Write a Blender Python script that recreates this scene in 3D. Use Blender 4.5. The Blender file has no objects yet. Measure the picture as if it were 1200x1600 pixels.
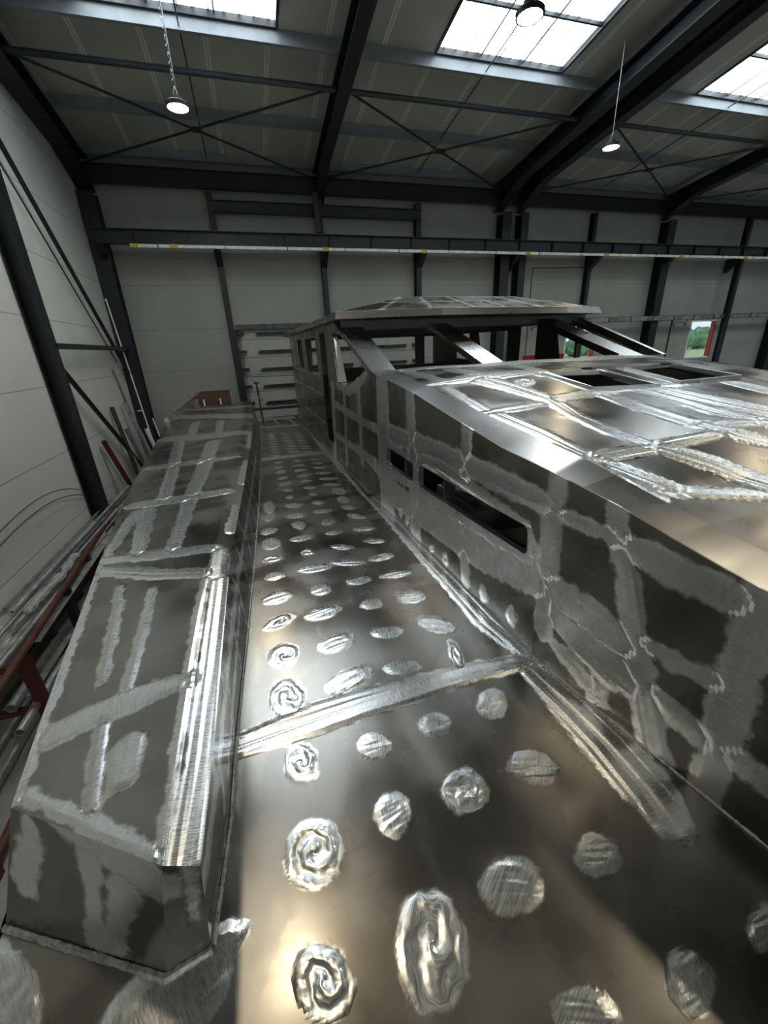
import bpy, bmesh, math, random
import numpy as np
from mathutils import Vector, Matrix
random.seed(7)
rng = np.random.default_rng(7)
sc = bpy.context.scene
col = sc.collection
EYE = 3.6                      # camera height above the hall floor; all coordinates below are relative to that level

# ------------------------------------------------------------------ camera, world, exposure
cam_d = bpy.data.cameras.new('camera'); cam = bpy.data.objects.new('camera', cam_d); col.objects.link(cam)
cam_d.sensor_fit = 'AUTO'; cam_d.sensor_width = 36.0; cam_d.lens = 36.0 * 628.95 / 1600.0
cam_d.clip_start = 0.02; cam_d.clip_end = 400
R_, U_, F_ = (0.954789, -0.294279, -0.042174), (0.148665, 0.349786, 0.924958), (0.257444, 0.889410, -0.377721)
cam.matrix_world = Matrix(((R_[0], U_[0], -F_[0], 0), (R_[1], U_[1], -F_[1], 0), (R_[2], U_[2], -F_[2], EYE), (0, 0, 0, 1)))
sc.camera = cam
SKYLIGHT = 9.5                 # brightness of the translucent roof panes
LAMP = 95.0                    # brightness of the high-bay lamp lenses
sc.view_settings.view_transform = 'Standard'; sc.view_settings.look = 'None'
sc.view_settings.gamma = 1.0; sc.view_settings.use_curve_mapping = False
sc.view_settings.exposure = 0.2
sc.cycles.use_denoising = True
sc.cycles.max_bounces = 10; sc.cycles.diffuse_bounces = 6; sc.cycles.glossy_bounces = 5
sc.cycles.transparent_max_bounces = 8; sc.cycles.sample_clamp_indirect = 8.0
sc.cycles.caustics_reflective = True; sc.cycles.blur_glossy = 1.0
w = bpy.data.worlds.new('world'); sc.world = w; w.use_nodes = True
wn = w.node_tree; wn.nodes.clear()
wo = wn.nodes.new('ShaderNodeOutputWorld'); wb = wn.nodes.new('ShaderNodeBackground')
wb.inputs[0].default_value = (0.72, 0.85, 0.95, 1); wb.inputs[1].default_value = 1.1
wn.links.new(wb.outputs[0], wo.inputs[0])

MARKS = {
 'deck': {
  'strips': [[(-0.311,1.408,0.063),(-0.15,1.423,0.086),(0.057,1.441,0.097),(0.247,1.453,0.092),(0.512,1.452,0.08),(0.726,1.457,0.074),(0.945,1.449,0.069),(1.24,1.419,0.062)],
   [(1.179,0.584,0.076),(1.2,0.707,0.119),(1.21,0.903,0.131),(1.196,1.12,0.109),(1.167,1.346,0.078)],
   [(1.243,1.525,0.109),(1.197,1.802,0.136),(1.189,2.218,0.128),(1.166,2.746,0.122),(1.149,3.522,0.114),(1.116,4.364,0.107),(1.074,5.403,0.105),(1.015,6.626,0.094),(1.005,8.302,0.08),(0.965,10.263,0.079)],
   [(-0.156,6.699,0.097),(0.336,6.728,0.099),(0.922,6.722,0.102)],
   [(-0.538,0.642,0.115),(-0.43,0.69,0.125),(-0.333,0.746,0.057),(-0.283,0.763,0.026)],
   [(-0.089,10.481,0.061),(-0.111,8.223,0.072)],
   [(-0.062,11.225,0.346),(0.95,11.194,0.354)],
   [(-0.026,9.865,0.108),(0.845,9.729,0.109)],
   [(0.3,11.607,0.04),(0.396,9.62,0.033)],
   [(0.646,11.644,0.046),(0.761,9.779,0.04)]],
  'spots': [(0.2463,0.5571,0.1023,-0.0263,-0.0388,-0.1303),
   (-0.0485,0.8991,0.0926,-0.0501,-0.0402,-0.0994),
   (-0.0493,1.2431,0.0703,-0.0357,-0.0225,-0.0904),
   (-0.0775,1.6166,0.0923,-0.0325,-0.0104,-0.1284),
   (-0.0777,1.9254,0.0938,0.0045,0.0102,-0.1044),
   (0.2493,0.9252,0.07,-0.0114,-0.0106,-0.0793),
   (0.2599,1.2146,0.0713,-0.0245,-0.0175,-0.0616),
   (0.5516,1.2254,0.0741,-0.0257,-0.026,-0.0588),
   (0.5441,0.9163,0.0886,-0.03,-0.0438,-0.0831),
   (0.8539,1.2401,0.0686,-0.024,-0.0473,-0.0786),
   (0.847,0.9163,0.0883,-0.051,-0.0536,-0.055),
   (0.5424,0.6044,0.0769,-0.0563,-0.0741,-0.054),
   (0.8621,0.5865,0.0597,-0.0389,-0.067,-0.0452),
   (0.8743,0.2802,0.0697,-0.0104,-0.0376,-0.0551),
   (0.5666,0.3146,0.0649,-0.042,-0.0568,-0.0292),
   (1.168,0.2923,0.0445,-0.0145,-0.0612,-0.0385),
   (-0.0657,0.5845,0.0805,-0.0102,0.0154,-0.0816),
   (-0.8914,0.8326,0.0633,-0.0067,0.0867,-0.1263),
   (0.238,1.6299,0.142,0.0348,0.0071,-0.0663),
   (0.533,1.6068,0.1045,-0.024,-0.0142,-0.0495),
   (0.8432,1.8853,0.0878,-0.084,-0.0442,-0.0673),
   (0.843,1.6041,0.0398,0.0084,-0.017,-0.1211),
   (0.2258,1.9235,0.112,0.0051,-0.0013,-0.0794),
   (0.5392,1.9128,0.0949,-0.021,-0.0146,-0.0576),
   (-0.0791,2.2462,0.1026,0.0321,0.0108,-0.0682),
   (0.2011,2.2421,0.1246,0.007,-0.0012,-0.0709),
   (0.5252,2.2271,0.0718,-0.0154,-0.0144,-0.0647),
   (0.8074,2.2172,0.095,-0.0359,-0.03,-0.0795),
   (-0.077,2.5402,0.109,0.0139,0.0067,-0.0848),
   (-0.0788,2.8477,0.0784,0.0044,0.0034,-0.0697),
   (-0.0846,3.1414,0.0893,0.0004,0.0023,-0.0756),
   (-0.0781,3.4459,0.0893,-0.0051,0.0017,-0.1323),
   (-0.0893,3.7386,0.0795,0.0041,0.0026,-0.0926),
   (-0.075,4.1087,0.065,0.0216,0.0068,-0.128),
   (-0.0629,4.4221,0.0594,0.0736,0.0263,-0.1881),
   (0.2307,2.532,0.0793,0.0019,-0.0034,-0.08),
   (0.2309,2.8582,0.1397,-0.0125,-0.0052,-0.0719),
   (0.2125,3.1439,0.0639,-0.0123,-0.0061,-0.0707),
   (0.1964,3.456,0.1163,0.0033,-0.003,-0.0752),
   (0.2012,3.7711,0.0706,-0.0469,-0.0147,-0.1057),
   (0.2053,4.0306,0.1133,-0.0193,-0.005,-0.073),
   (0.2051,4.3524,0.1016,-0.0273,-0.0063,-0.0831),
   (0.1882,4.6438,0.0482,-0.0211,-0.0063,-0.0739),
   (0.1849,4.9274,0.0649,-0.029,-0.0038,-0.0478),
   (0.1747,5.2141,0.0878,0.0143,-0.0018,-0.076),
   (0.1729,5.5008,0.0807,0.025,-0.001,-0.0749),
   (0.158,5.8038,0.0722,0.015,-0.0016,-0.0826),
   (0.1564,6.0891,0.0746,-0.0089,-0.0024,-0.0601),
   (0.1641,6.3846,0.0727,-0.0082,-0.0026,-0.0654),
   (0.5142,2.5463,0.0987,-0.0104,-0.0095,-0.0567),
   (0.5092,2.8463,0.1408,-0.0552,-0.0123,-0.0553),
   (0.5125,3.1369,0.0996,-0.0487,-0.0121,-0.0546),
   (0.4916,3.459,0.0872,-0.0122,-0.0075,-0.0537),
   (0.4908,3.7281,0.0699,-0.0156,-0.0113,-0.078),
   (0.4853,4.051,0.104,-0.0176,-0.0083,-0.0649),
   (0.4813,4.3318,0.0695,-0.0301,-0.01,-0.0665),
   (0.4711,4.6361,0.0581,-0.0257,-0.0069,-0.0498),
   (0.4557,4.9137,0.0929,-0.0303,-0.0074,-0.0622),
   (0.4536,5.2137,0.0826,-0.0271,-0.006,-0.0537),
   (0.4532,5.5014,0.1038,0.0059,-0.0052,-0.0677),
   (0.444,5.7832,0.0985,0.0071,-0.0054,-0.074),
   (0.4417,6.0663,0.0954,-0.0181,-0.0052,-0.0603),
   (0.4533,6.3563,0.0764,-0.0374,-0.0056,-0.0544),
   (0.8138,2.2259,0.0913,-0.0515,-0.0232,-0.0531),
   (0.7992,2.5353,0.1286,-0.0134,-0.0136,-0.0528),
   (0.78,2.8318,0.1155,-0.0021,-0.0133,-0.0627),
   (0.8028,3.146,0.0971,-0.0393,-0.015,-0.0531),
   (0.7757,3.4421,0.1138,-0.0309,-0.0117,-0.0502),
   (0.7866,3.7706,0.092,-0.0811,-0.018,-0.0605),
   (0.7732,4.0354,0.0806,-0.0483,-0.0144,-0.0594),
   (0.764,4.3108,0.0611,-0.0669,-0.0292,-0.1073),
   (0.7768,4.6285,0.0767,-0.0878,-0.0314,-0.1214),
   (0.7344,4.9216,0.1128,-0.0511,-0.0113,-0.063),
   (0.7376,5.198,0.125,-0.0411,-0.0112,-0.0696),
   (0.7314,5.4881,0.116,-0.0305,-0.01,-0.0681),
   (0.7257,5.7967,0.1083,-0.036,-0.0094,-0.0656),
   (0.731,6.0542,0.0931,-0.0452,-0.009,-0.0605),
   (0.7266,6.3376,0.0969,-0.0478,-0.0078,-0.0547),
   (-0.2782,7.018,0.0884,-0.0441,0.0002,-0.0633),
   (0.1431,6.8712,0.0817,-0.0408,-0.003,-0.0557),
   (0.4516,6.7549,0.1184,-0.0593,-0.0053,-0.0546),
   (0.6952,6.6582,0.1065,-0.0534,-0.007,-0.0537),
   (0.1478,7.1317,0.0817,-0.0414,-0.0031,-0.0596),
   (0.4535,7.0172,0.1169,-0.0594,-0.0055,-0.0585),
   (0.7014,6.9184,0.1047,-0.0533,-0.0073,-0.0576),
   (0.1506,7.3684,0.0812,-0.0417,-0.0032,-0.0633),
   (0.4518,7.2568,0.1147,-0.0591,-0.0056,-0.0622),
   (0.703,7.1563,0.1022,-0.0527,-0.0076,-0.0612),
   (0.1529,7.6049,0.0806,-0.042,-0.0034,-0.0671),
   (0.4488,7.4967,0.1122,-0.0585,-0.0058,-0.066),
   (0.703,7.3947,0.0994,-0.0519,-0.0078,-0.065),
   (0.1546,7.8399,0.0798,-0.0421,-0.0035,-0.071),
   (0.4442,7.7358,0.1094,-0.0578,-0.0059,-0.0699),
   (0.7011,7.6323,0.0962,-0.0509,-0.008,-0.0688),
   (0.1563,8.0887,0.079,-0.0422,-0.0036,-0.0752),
   (0.4393,7.9889,0.1064,-0.0569,-0.006,-0.0742),
   (0.6992,7.884,0.0929,-0.0498,-0.0082,-0.073),
   (0.1582,8.3523,0.0781,-0.0423,-0.0037,-0.0798),
   (0.4342,8.2573,0.1032,-0.056,-0.0061,-0.0788),
   (0.6972,8.151,0.0893,-0.0486,-0.0085,-0.0776),
   (0.1593,8.6134,0.077,-0.0422,-0.0038,-0.0845),
   (0.4273,8.524,0.0996,-0.0548,-0.0063,-0.0835),
   (0.693,8.4164,0.0854,-0.047,-0.0087,-0.0823),
   (0.1587,8.8503,0.0755,-0.0419,-0.0039,-0.0888),
   (0.4172,8.7675,0.0953,-0.0531,-0.0063,-0.088),
   (0.6848,8.6591,0.0809,-0.0451,-0.0088,-0.0867)]},
 'side': {
  'strips': [[(3.796,-0.282,0.167),(3.797,-0.863,0.197),(3.789,-1.616,0.211)],
   [(3.12,-0.382,0.093),(3.074,-0.887,0.111),(3.027,-1.579,0.118)],
   [(2.224,-0.474,0.076),(2.223,-0.601,0.069),(2.227,-0.777,0.071)],
   [(2.242,-1.192,0.083),(2.197,-1.358,0.074),(2.158,-1.551,0.056)],
   [(1.419,-0.563,0.053),(1.429,-0.739,0.064),(1.424,-1.007,0.077),(1.4,-1.393,0.063)],
   [(1.138,-0.624,0.048),(1.068,-0.832,0.053),(0.982,-1.084,0.06),(0.89,-1.34,0.067),(0.793,-1.59,0.074)],
   [(0.655,-0.728,0.054),(0.643,-0.975,0.064),(0.633,-1.279,0.066),(0.62,-1.597,0.053)],
   [(3.691,-0.756,0.094),(3.015,-0.729,0.095),(2.562,-0.699,0.074),(2.169,-0.703,0.081),(1.801,-0.711,0.079),(1.518,-0.711,0.062),(1.41,-0.716,0.04)],
   [(3.164,-1.052,0.078),(2.955,-0.869,0.059),(2.774,-0.815,0.049),(2.282,-0.819,0.051),(1.845,-0.853,0.046),(1.587,-0.889,0.043),(1.519,-0.981,0.052)],
   [(3.757,-1.334,0.149),(3.177,-1.326,0.139),(2.657,-1.276,0.131),(2.17,-1.247,0.134),(1.805,-1.204,0.111),(1.5,-1.14,0.105),(1.374,-1.144,0.081)],
   [(3,-1.124,0.061),(2.141,-1.084,0.052),(1.559,-1.053,0.046)],
   [(3.812,-1.143,0.064),(3.054,-1.095,0.053)],
   [(3.74,-0.865,0.054),(3.02,-0.885,0.046)],
   [(2.893,-0.885,0.036),(2.118,-0.873,0.033),(1.585,-0.867,0.031)],
   [(1.422,-0.736,0.04),(1.264,-0.74,0.04),(1.118,-0.746,0.04)],
   [(1.117,-0.754,0.052),(0.977,-0.766,0.07),(0.835,-0.78,0.069),(0.697,-0.788,0.055)],
   [(1.415,-1.13,0.098),(1.248,-1.141,0.101),(1.083,-1.171,0.095),(0.975,-1.175,0.068)],
   [(0.953,-1.127,0.042),(0.811,-1.125,0.044),(0.682,-1.112,0.038)],
   [(1.356,-1.245,0.073),(1.188,-1.299,0.102),(1.036,-1.345,0.104),(0.948,-1.357,0.068)],
   [(0.86,-1.312,0.042),(0.763,-1.345,0.061),(0.67,-1.377,0.058)],
   [(0.596,-1.356,0.055),(0.49,-1.36,0.063),(0.394,-1.373,0.059)],
   [(1.321,-1.43,0.039),(1.197,-1.46,0.071),(1.067,-1.523,0.063)],
   [(6.087,-0.711,0.059),(5.167,-0.754,0.06),(4.536,-0.768,0.052),(3.963,-0.776,0.061)],
   [(6.148,-1.186,0.051),(5.29,-1.167,0.056),(4.619,-1.153,0.063),(4.066,-1.18,0.092),(3.795,-1.331,0.135)],
   [(5.3,-0.44,0.068),(5.346,-0.902,0.07),(5.451,-1.473,0.073)],
   [(4.622,-0.353,0.08),(4.62,-0.795,0.083),(4.639,-1.244,0.086)],
   [(5.955,-0.493,0.102),(6.078,-1.01,0.107),(6.246,-1.665,0.114)],
   [(5.66,-0.448,0.041),(5.088,-0.487,0.061),(4.573,-0.364,0.068),(4.259,-0.249,0.035)]],
  'spots': [(3.6493,-1.5853,-0.0981,0.037,0.008,-0.0815),
   (3.2309,-1.4853,-0.0634,0.0249,0.0031,-0.0594),
   (3.0116,-1.541,-0.0711,0.0309,0.0021,-0.0761),
   (2.7006,-1.5387,-0.0536,0.0256,-0.0004,-0.0468),
   (2.466,-1.5144,-0.0512,0.0285,-0.0141,-0.0647),
   (1.9354,-1.4932,-0.0484,0.0357,-0.0266,-0.0603),
   (1.6475,-1.4693,-0.0488,0.0406,-0.0223,-0.0508),
   (1.0852,-1.512,-0.0419,0.0684,-0.0449,-0.0511),
   (3.3738,-1.4614,-0.068,0.0253,0.0042,-0.0611)]},
 'roof': {
  'strips': [[(1.434,3.937,0.077),(1.468,3.228,0.072)],
   [(1.389,2.993,0.061),(1.383,2.361,0.062)],
   [(1.406,2.244,0.078),(1.428,1.856,0.076),(1.424,1.554,0.064),(1.427,1.452,0.061)],
   [(1.45,1.398,0.066),(1.517,1.267,0.069),(1.588,1.146,0.069)],
   [(1.831,3.692,0.112),(1.848,3.27,0.098)],
   [(1.758,3.055,0.152),(1.843,2.746,0.12),(1.905,2.364,0.088),(1.803,2.006,0.061),(1.779,1.686,0.073),(1.789,1.514,0.065)],
   [(1.839,1.431,0.086),(1.965,1.268,0.09),(2.041,1.096,0.105),(2.067,0.926,0.095)],
   [(2.611,4.042,0.088),(2.367,3.072,0.067),(2.318,2.322,0.06)],
   [(2.318,2.322,0.088),(2.297,1.971,0.105),(2.294,1.672,0.098)],
   [(2.317,1.615,0.103),(2.352,1.468,0.092),(2.462,1.35,0.083)],
   [(2.653,2.358,0.084),(2.668,2.065,0.103),(2.641,1.788,0.11),(2.675,1.538,0.1)],
   [(2.829,2.251,0.126),(2.852,1.946,0.168),(2.9,1.64,0.174)],
   [(3.582,2.329,0.124),(3.548,2.047,0.137)],
   [(1.28,3.118,0.049),(1.706,3.142,0.161),(2.207,3.19,0.161)],
   [(1.333,2.297,0.048),(1.555,2.298,0.07),(1.789,2.316,0.059)],
   [(1.946,2.363,0.087),(2.376,2.396,0.089)],
   [(1.367,1.463,0.055),(1.559,1.457,0.061),(1.79,1.459,0.056),(2.303,1.507,0.05)],
   [(2.403,1.609,0.074),(2.793,1.571,0.076)],
   [(1.52,1.153,0.042),(1.717,1.103,0.05),(1.958,1.018,0.05)],
   [(1.434,4.106,0.162),(2.414,4.169,0.301),(3.544,4.063,0.315),(4.657,4.159,0.219)],
   [(2.312,2.436,0.062),(2.699,2.401,0.063),(3.09,2.404,0.063)],
   [(2.286,2.997,0.065),(2.844,2.958,0.066)],
   [(2.908,2.991,0.053),(2.837,2.374,0.062)],
   [(3.118,2.971,0.075),(3.106,2.423,0.065)],
   [(1.334,1.647,0.077),(1.348,1.46,0.088),(1.386,1.271,0.088),(1.435,1.139,0.069)]],
  'spots': [(2.0221,2.8443,0.0817,-0.0332,-0.0839,-0.123)]},
 'btop': {
  'strips': [[(-1.735,9.502,0.182),(-0.951,8.933,0.18),(-0.27,8.27,0.214)],
   [(-1.477,7.175,0.186),(-0.884,6.868,0.236),(-0.298,6.689,0.166)],
   [(-1.366,5.378,0.096),(-0.884,5.272,0.13),(-0.354,5.201,0.055)],
   [(-1.226,3.975,0.096),(-0.829,3.896,0.119),(-0.431,3.857,0.103)],
   [(-1.157,2.864,0.066),(-0.778,2.733,0.078),(-0.435,2.629,0.069)],
   [(-1.677,10.303,0.126),(-0.291,9.566,0.132)],
   [(-1.25,6.796,0.088),(-1.068,5.057,0.075),(-0.977,3.957,0.068)],
   [(-1.068,3.791,0.072),(-0.993,3.251,0.064),(-0.937,2.806,0.052)],
   [(-0.72,6.355,0.102),(-0.72,4.954,0.098),(-0.728,4.019,0.073),(-0.709,3.272,0.06),(-0.706,2.73,0.052)],
   [(-1.189,8.433,0.077),(-1.116,7.066,0.076)],
   [(-0.718,8.122,0.072),(-0.684,6.897,0.061)],
   [(-1.162,3.77,0.057),(-1.153,3.112,0.047),(-1.142,2.922,0.032)],
   [(-1.123,2.695,0.06),(-0.764,2.457,0.068),(-0.459,2.3,0.063)],
   [(-0.934,2.4,0.032),(-0.846,1.944,0.033),(-0.784,1.568,0.029)],
   [(-0.733,2.268,0.029),(-0.692,1.84,0.029),(-0.671,1.479,0.03)],
   [(-0.433,1.414,0.052),(-0.669,1.407,0.079),(-0.89,1.358,0.068)],
   [(-0.724,1.366,0.032),(-0.684,1.167,0.032),(-0.649,0.996,0.028)],
   [(-0.89,1.148,0.026),(-0.654,0.963,0.026),(-0.421,0.778,0.021)],
   [(-1.18,2.787,0.053),(-0.907,1.136,0.032)],
   [(-0.443,2.215,0.03),(-0.445,1.667,0.026),(-0.421,1.072,0.02),(-0.412,0.766,0.019)],
   [(-0.354,2.2,0.06),(-0.349,1.557,0.056),(-0.343,1.055,0.053),(-0.352,0.752,0.051)],
   [(-0.38,2.58,0.056),(-0.384,2.239,0.049)],
   [(-0.307,3.447,0.042),(-0.327,2.899,0.053)],
   [(-0.242,5.001,0.044),(-0.266,4.105,0.054)],
   [(-0.185,6.503,0.047),(-0.213,5.665,0.049)],
   [(-0.591,1.184,0.066),(-0.58,1.065,0.051)]],
  'spots': []},
 'front': {
  'strips': [[(-0.814,-1.156,0.061),(-0.638,-1.203,0.075),(-0.426,-1.254,0.067)],
   [(-0.635,-1.29,0.042),(-0.656,-1.413,0.027),(-0.676,-1.542,0.04),(-0.608,-1.54,0.034)],
   [(-0.834,-1.285,0.044),(-0.891,-1.447,0.046)],
   [(-0.546,-1.328,0.049),(-0.605,-1.49,0.035),(-0.662,-1.561,0.023)],
   [(-0.349,-1.197,0.023),(-0.361,-1.308,0.02),(-0.378,-1.426,0.02)]],
  'spots': []},
}
ROOF_ROWS = [[(1.76,-1.6,-1.22),(1.93,-1.594,-1.18),(1.78,-1.599,-1.1),(2.3,-1.579,-1.062),(3.151,-1.547,-1.05)],
 [(1.622,-0.8,-1.045),(1.792,-0.794,-0.995),(1.78,-0.794,-0.94),(2.3,-0.774,-0.907),(3.12,-0.743,-0.895)],
 [(1.484,0,-0.87),(1.654,0.006,-0.81),(1.78,0.011,-0.78),(2.3,0.031,-0.752),(3.09,0.061,-0.74)],
 [(1.371,0.65,-0.721),(1.541,0.656,-0.695),(1.78,0.666,-0.686),(2.3,0.685,-0.675),(3.065,0.714,-0.663)],
 [(1.352,0.76,-0.701),(1.522,0.766,-0.675),(1.78,0.776,-0.67),(2.3,0.796,-0.662),(3.061,0.825,-0.65)],
 [(1.323,0.925,-0.662),(1.493,0.931,-0.643),(1.78,0.942,-0.64),(2.3,0.962,-0.634),(3.055,0.991,-0.622)],
 [(1.285,1.14,-0.607),(1.45,1.146,-0.589),(1.78,1.159,-0.6),(2.3,1.179,-0.597),(3.047,1.207,-0.585)],
 [(1.257,1.3,-0.58),(1.422,1.306,-0.549),(1.78,1.32,-0.547),(2.3,1.34,-0.539),(3.041,1.368,-0.527)],
 [(1.232,1.456,-0.555),(1.391,1.462,-0.509),(1.78,1.477,-0.495),(2.3,1.497,-0.483),(3.035,1.525,-0.471)],
 [(1.216,1.85,-0.522),(1.371,1.856,-0.462),(1.78,1.871,-0.445),(2.3,1.891,-0.429),(3.02,1.919,-0.417)],
 [(1.198,2.3,-0.454),(1.348,2.306,-0.408),(1.78,2.322,-0.388),(2.3,2.342,-0.367),(3.003,2.369,-0.355)],
 [(1.183,2.7,-0.393),(1.32,2.705,-0.348),(1.78,2.723,-0.322),(2.3,2.742,-0.305),(2.987,2.769,-0.293)],
 [(1.167,3.1,-0.331),(1.292,3.105,-0.288),(1.78,3.123,-0.256),(2.3,3.143,-0.244),(2.972,3.169,-0.232)],
 [(1.142,3.74,-0.261),(1.32,3.747,-0.24),(1.78,3.764,-0.221),(2.3,3.784,-0.222),(2.948,3.809,-0.21)],
 [(1.127,4.12,-0.219),(1.337,4.128,-0.212),(1.78,4.145,-0.2),(2.3,4.165,-0.209),(2.933,4.189,-0.197)]]
BULWARK_ROWS = [[(-0.983,1,-1.6),(-0.905,1.111,-1.25),(-0.404,0.752,-1.18),(-0.316,0.733,-1.2),(-0.369,0.75,-1.6)],
 [(-1.008,1.141,-1.6),(-0.929,1.251,-1.25),(-0.407,0.897,-1.18),(-0.313,0.878,-1.2),(-0.353,0.895,-1.6)],
 [(-1.041,1.329,-1.6),(-0.962,1.437,-1.25),(-0.411,1.09,-1.18),(-0.31,1.071,-1.2),(-0.333,1.088,-1.6)],
 [(-1.078,1.564,-1.6),(-0.998,1.669,-1.25),(-0.416,1.331,-1.18),(-0.312,1.313,-1.2),(-0.328,1.329,-1.6)],
 [(-1.134,1.94,-1.6),(-1.054,2.04,-1.25),(-0.42,1.717,-1.18),(-0.315,1.7,-1.2),(-0.308,1.715,-1.6)],
 [(-1.191,2.316,-1.6),(-1.111,2.412,-1.25),(-0.424,2.103,-1.18),(-0.316,2.086,-1.2),(-0.285,2.101,-1.6)],
 [(-1.251,2.692,-1.6),(-1.169,2.783,-1.25),(-0.42,2.489,-1.18),(-0.315,2.473,-1.2),(-0.265,2.487,-1.6)],
 [(-1.296,3.021,-1.6),(-1.215,3.109,-1.25),(-0.414,2.826,-1.18),(-0.308,2.811,-1.2),(-0.247,2.825,-1.6)],
 [(-1.315,3.162,-1.6),(-1.233,3.248,-1.25),(-0.412,2.971,-1.18),(-0.301,2.956,-1.2),(-0.239,2.97,-1.6)],
 [(-1.404,3.82,-1.6),(-1.321,3.898,-1.25),(-0.403,3.646,-1.18),(-0.272,3.633,-1.2),(-0.21,3.645,-1.6)],
 [(-1.513,4.76,-1.6),(-1.43,4.827,-1.247),(-0.388,4.611,-1.179),(-0.24,4.6,-1.198),(-0.167,4.61,-1.6)],
 [(-1.596,5.7,-1.6),(-1.513,5.756,-1.238),(-0.357,5.576,-1.159),(-0.199,5.566,-1.179),(-0.138,5.575,-1.6)],
 [(-1.68,6.64,-1.6),(-1.595,6.685,-1.229),(-0.333,6.541,-1.139),(-0.167,6.533,-1.157),(-0.11,6.54,-1.6)],
 [(-1.802,8.05,-1.6),(-1.716,8.078,-1.21),(-0.309,7.988,-1.106),(-0.135,7.983,-1.117),(-0.069,7.988,-1.6)],
 [(-1.915,9.46,-1.6),(-1.828,9.471,-1.173),(-0.288,9.435,-1.068),(-0.16,9.433,-1.065),(-0.056,9.435,-1.6)],
 [(-1.909,10.4,-1.6),(-1.83,10.4,-1.128),(-0.277,10.4,-1.04),(-0.177,10.4,-1.029),(-0.05,10.4,-1.6)]]


# ------------------------------------------------------------------ node helpers
class NT:
    def __init__(s, name):
        s.m = bpy.data.materials.new(name); s.m.use_nodes = True
        s.t = s.m.node_tree; s.t.nodes.clear()
        s.out = s.t.nodes.new('ShaderNodeOutputMaterial')
    def n(s, typ, **kw):
        x = s.t.nodes.new(typ)
        for k, v in kw.items():
            if k.startswith('_'): setattr(x, k[1:], v)
        return x
    def link(s, a, b): s.t.links.new(a, b)
    def setin(s, sock, v):
        if hasattr(v, 'default_value') and hasattr(v, 'is_linked'): s.link(v, sock)
        else: sock.default_value = v
    def math(s, op, a, b=0.0, c=0.0, clamp=False):
        x = s.n('ShaderNodeMath', _operation=op, _use_clamp=clamp)
        s.setin(x.inputs[0], a); s.setin(x.inputs[1], b); s.setin(x.inputs[2], c)
        return x.outputs[0]
    def vmath(s, op, a, b=(0, 0, 0)):
        x = s.n('ShaderNodeVectorMath', _operation=op); s.setin(x.inputs[0], a); s.setin(x.inputs[1], b)
        return x.outputs[1] if op == 'LENGTH' else x.outputs[0]
    def noise(s, vec, scale, detail=3.0, rough=0.55, dist=0.0):
        x = s.n('ShaderNodeTexNoise'); s.link(vec, x.inputs['Vector'])
        x.inputs['Scale'].default_value = scale; x.inputs['Detail'].default_value = detail
        x.inputs['Roughness'].default_value = rough; x.inputs['Distortion'].default_value = dist
        return x.outputs[0]
    def ramp(s, fac, lo, hi, a=0.0, b=1.0, smooth=True):
        x = s.n('ShaderNodeMapRange'); x.interpolation_type = 'SMOOTHSTEP' if smooth else 'LINEAR'
        s.setin(x.inputs[0], fac)
        for i, v in zip((1, 2, 3, 4), (lo, hi, a, b)): s.setin(x.inputs[i], v)
        return x.outputs[0]
    def mix(s, fac, a, b):
        x = s.n('ShaderNodeMix', _data_type='RGBA'); s.setin(x.inputs[0], fac); s.setin(x.inputs[6], a); s.setin(x.inputs[7], b)
        return x.outputs[2]
    def mixf(s, fac, a, b):
        x = s.n('ShaderNodeMix', _data_type='FLOAT'); s.setin(x.inputs[0], fac); s.setin(x.inputs[2], a); s.setin(x.inputs[3], b)
        return x.outputs[0]
    def pos(s): return s.n('ShaderNodeTexCoord').outputs['Object']
    def scale(s, v, k): return s.vmath('MULTIPLY', v, k)
    def sep(s, v):
        x = s.n('ShaderNodeSeparateXYZ'); s.link(v, x.inputs[0]); return x.outputs
    def comb(s, a, b, c):
        x = s.n('ShaderNodeCombineXYZ'); s.setin(x.inputs[0], a); s.setin(x.inputs[1], b); s.setin(x.inputs[2], c); return x.outputs[0]
    def attr(s, name): return s.n('ShaderNodeAttribute', _attribute_name=name)
    def bump(s, h, strength, dist, normal=None):
        x = s.n('ShaderNodeBump'); s.setin(x.inputs['Height'], h); s.setin(x.inputs['Strength'], strength); s.setin(x.inputs['Distance'], dist)
        if normal is not None: s.link(normal, x.inputs['Normal'])
        return x.outputs[0]
    def principled(s, color, rough, metal=0.0, normal=None, **kw):
        x = s.n('ShaderNodeBsdfPrincipled')
        s.setin(x.inputs['Base Color'], color); s.setin(x.inputs['Roughness'], rough); s.setin(x.inputs['Metallic'], metal)
        if normal is not None: s.link(normal, x.inputs['Normal'])
        for k, v in kw.items(): s.setin(x.inputs[k], v)
        s.link(x.outputs[0], s.out.inputs[0]); return x

def rgb(r, g, b): return (r, g, b, 1.0)

def simple(name, color, rough=0.5, metal=0.0, var=0.15, scale=6.0, bump=0.0):
    t = NT(name); p = t.pos(); n = t.noise(p, scale, 4)
    k = t.ramp(n, 0.3, 0.7, 1 - var, 1 + var)
    c = t.vmath('MULTIPLY', tuple(color[:3]), t.comb(k, k, k))
    nm = t.bump(t.noise(p, scale * 12, 2), bump, 0.003) if bump else None
    t.principled(c, t.ramp(n, 0.3, 0.7, max(0.05, rough - .08), rough + .08), metal, nm); return t.m

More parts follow.
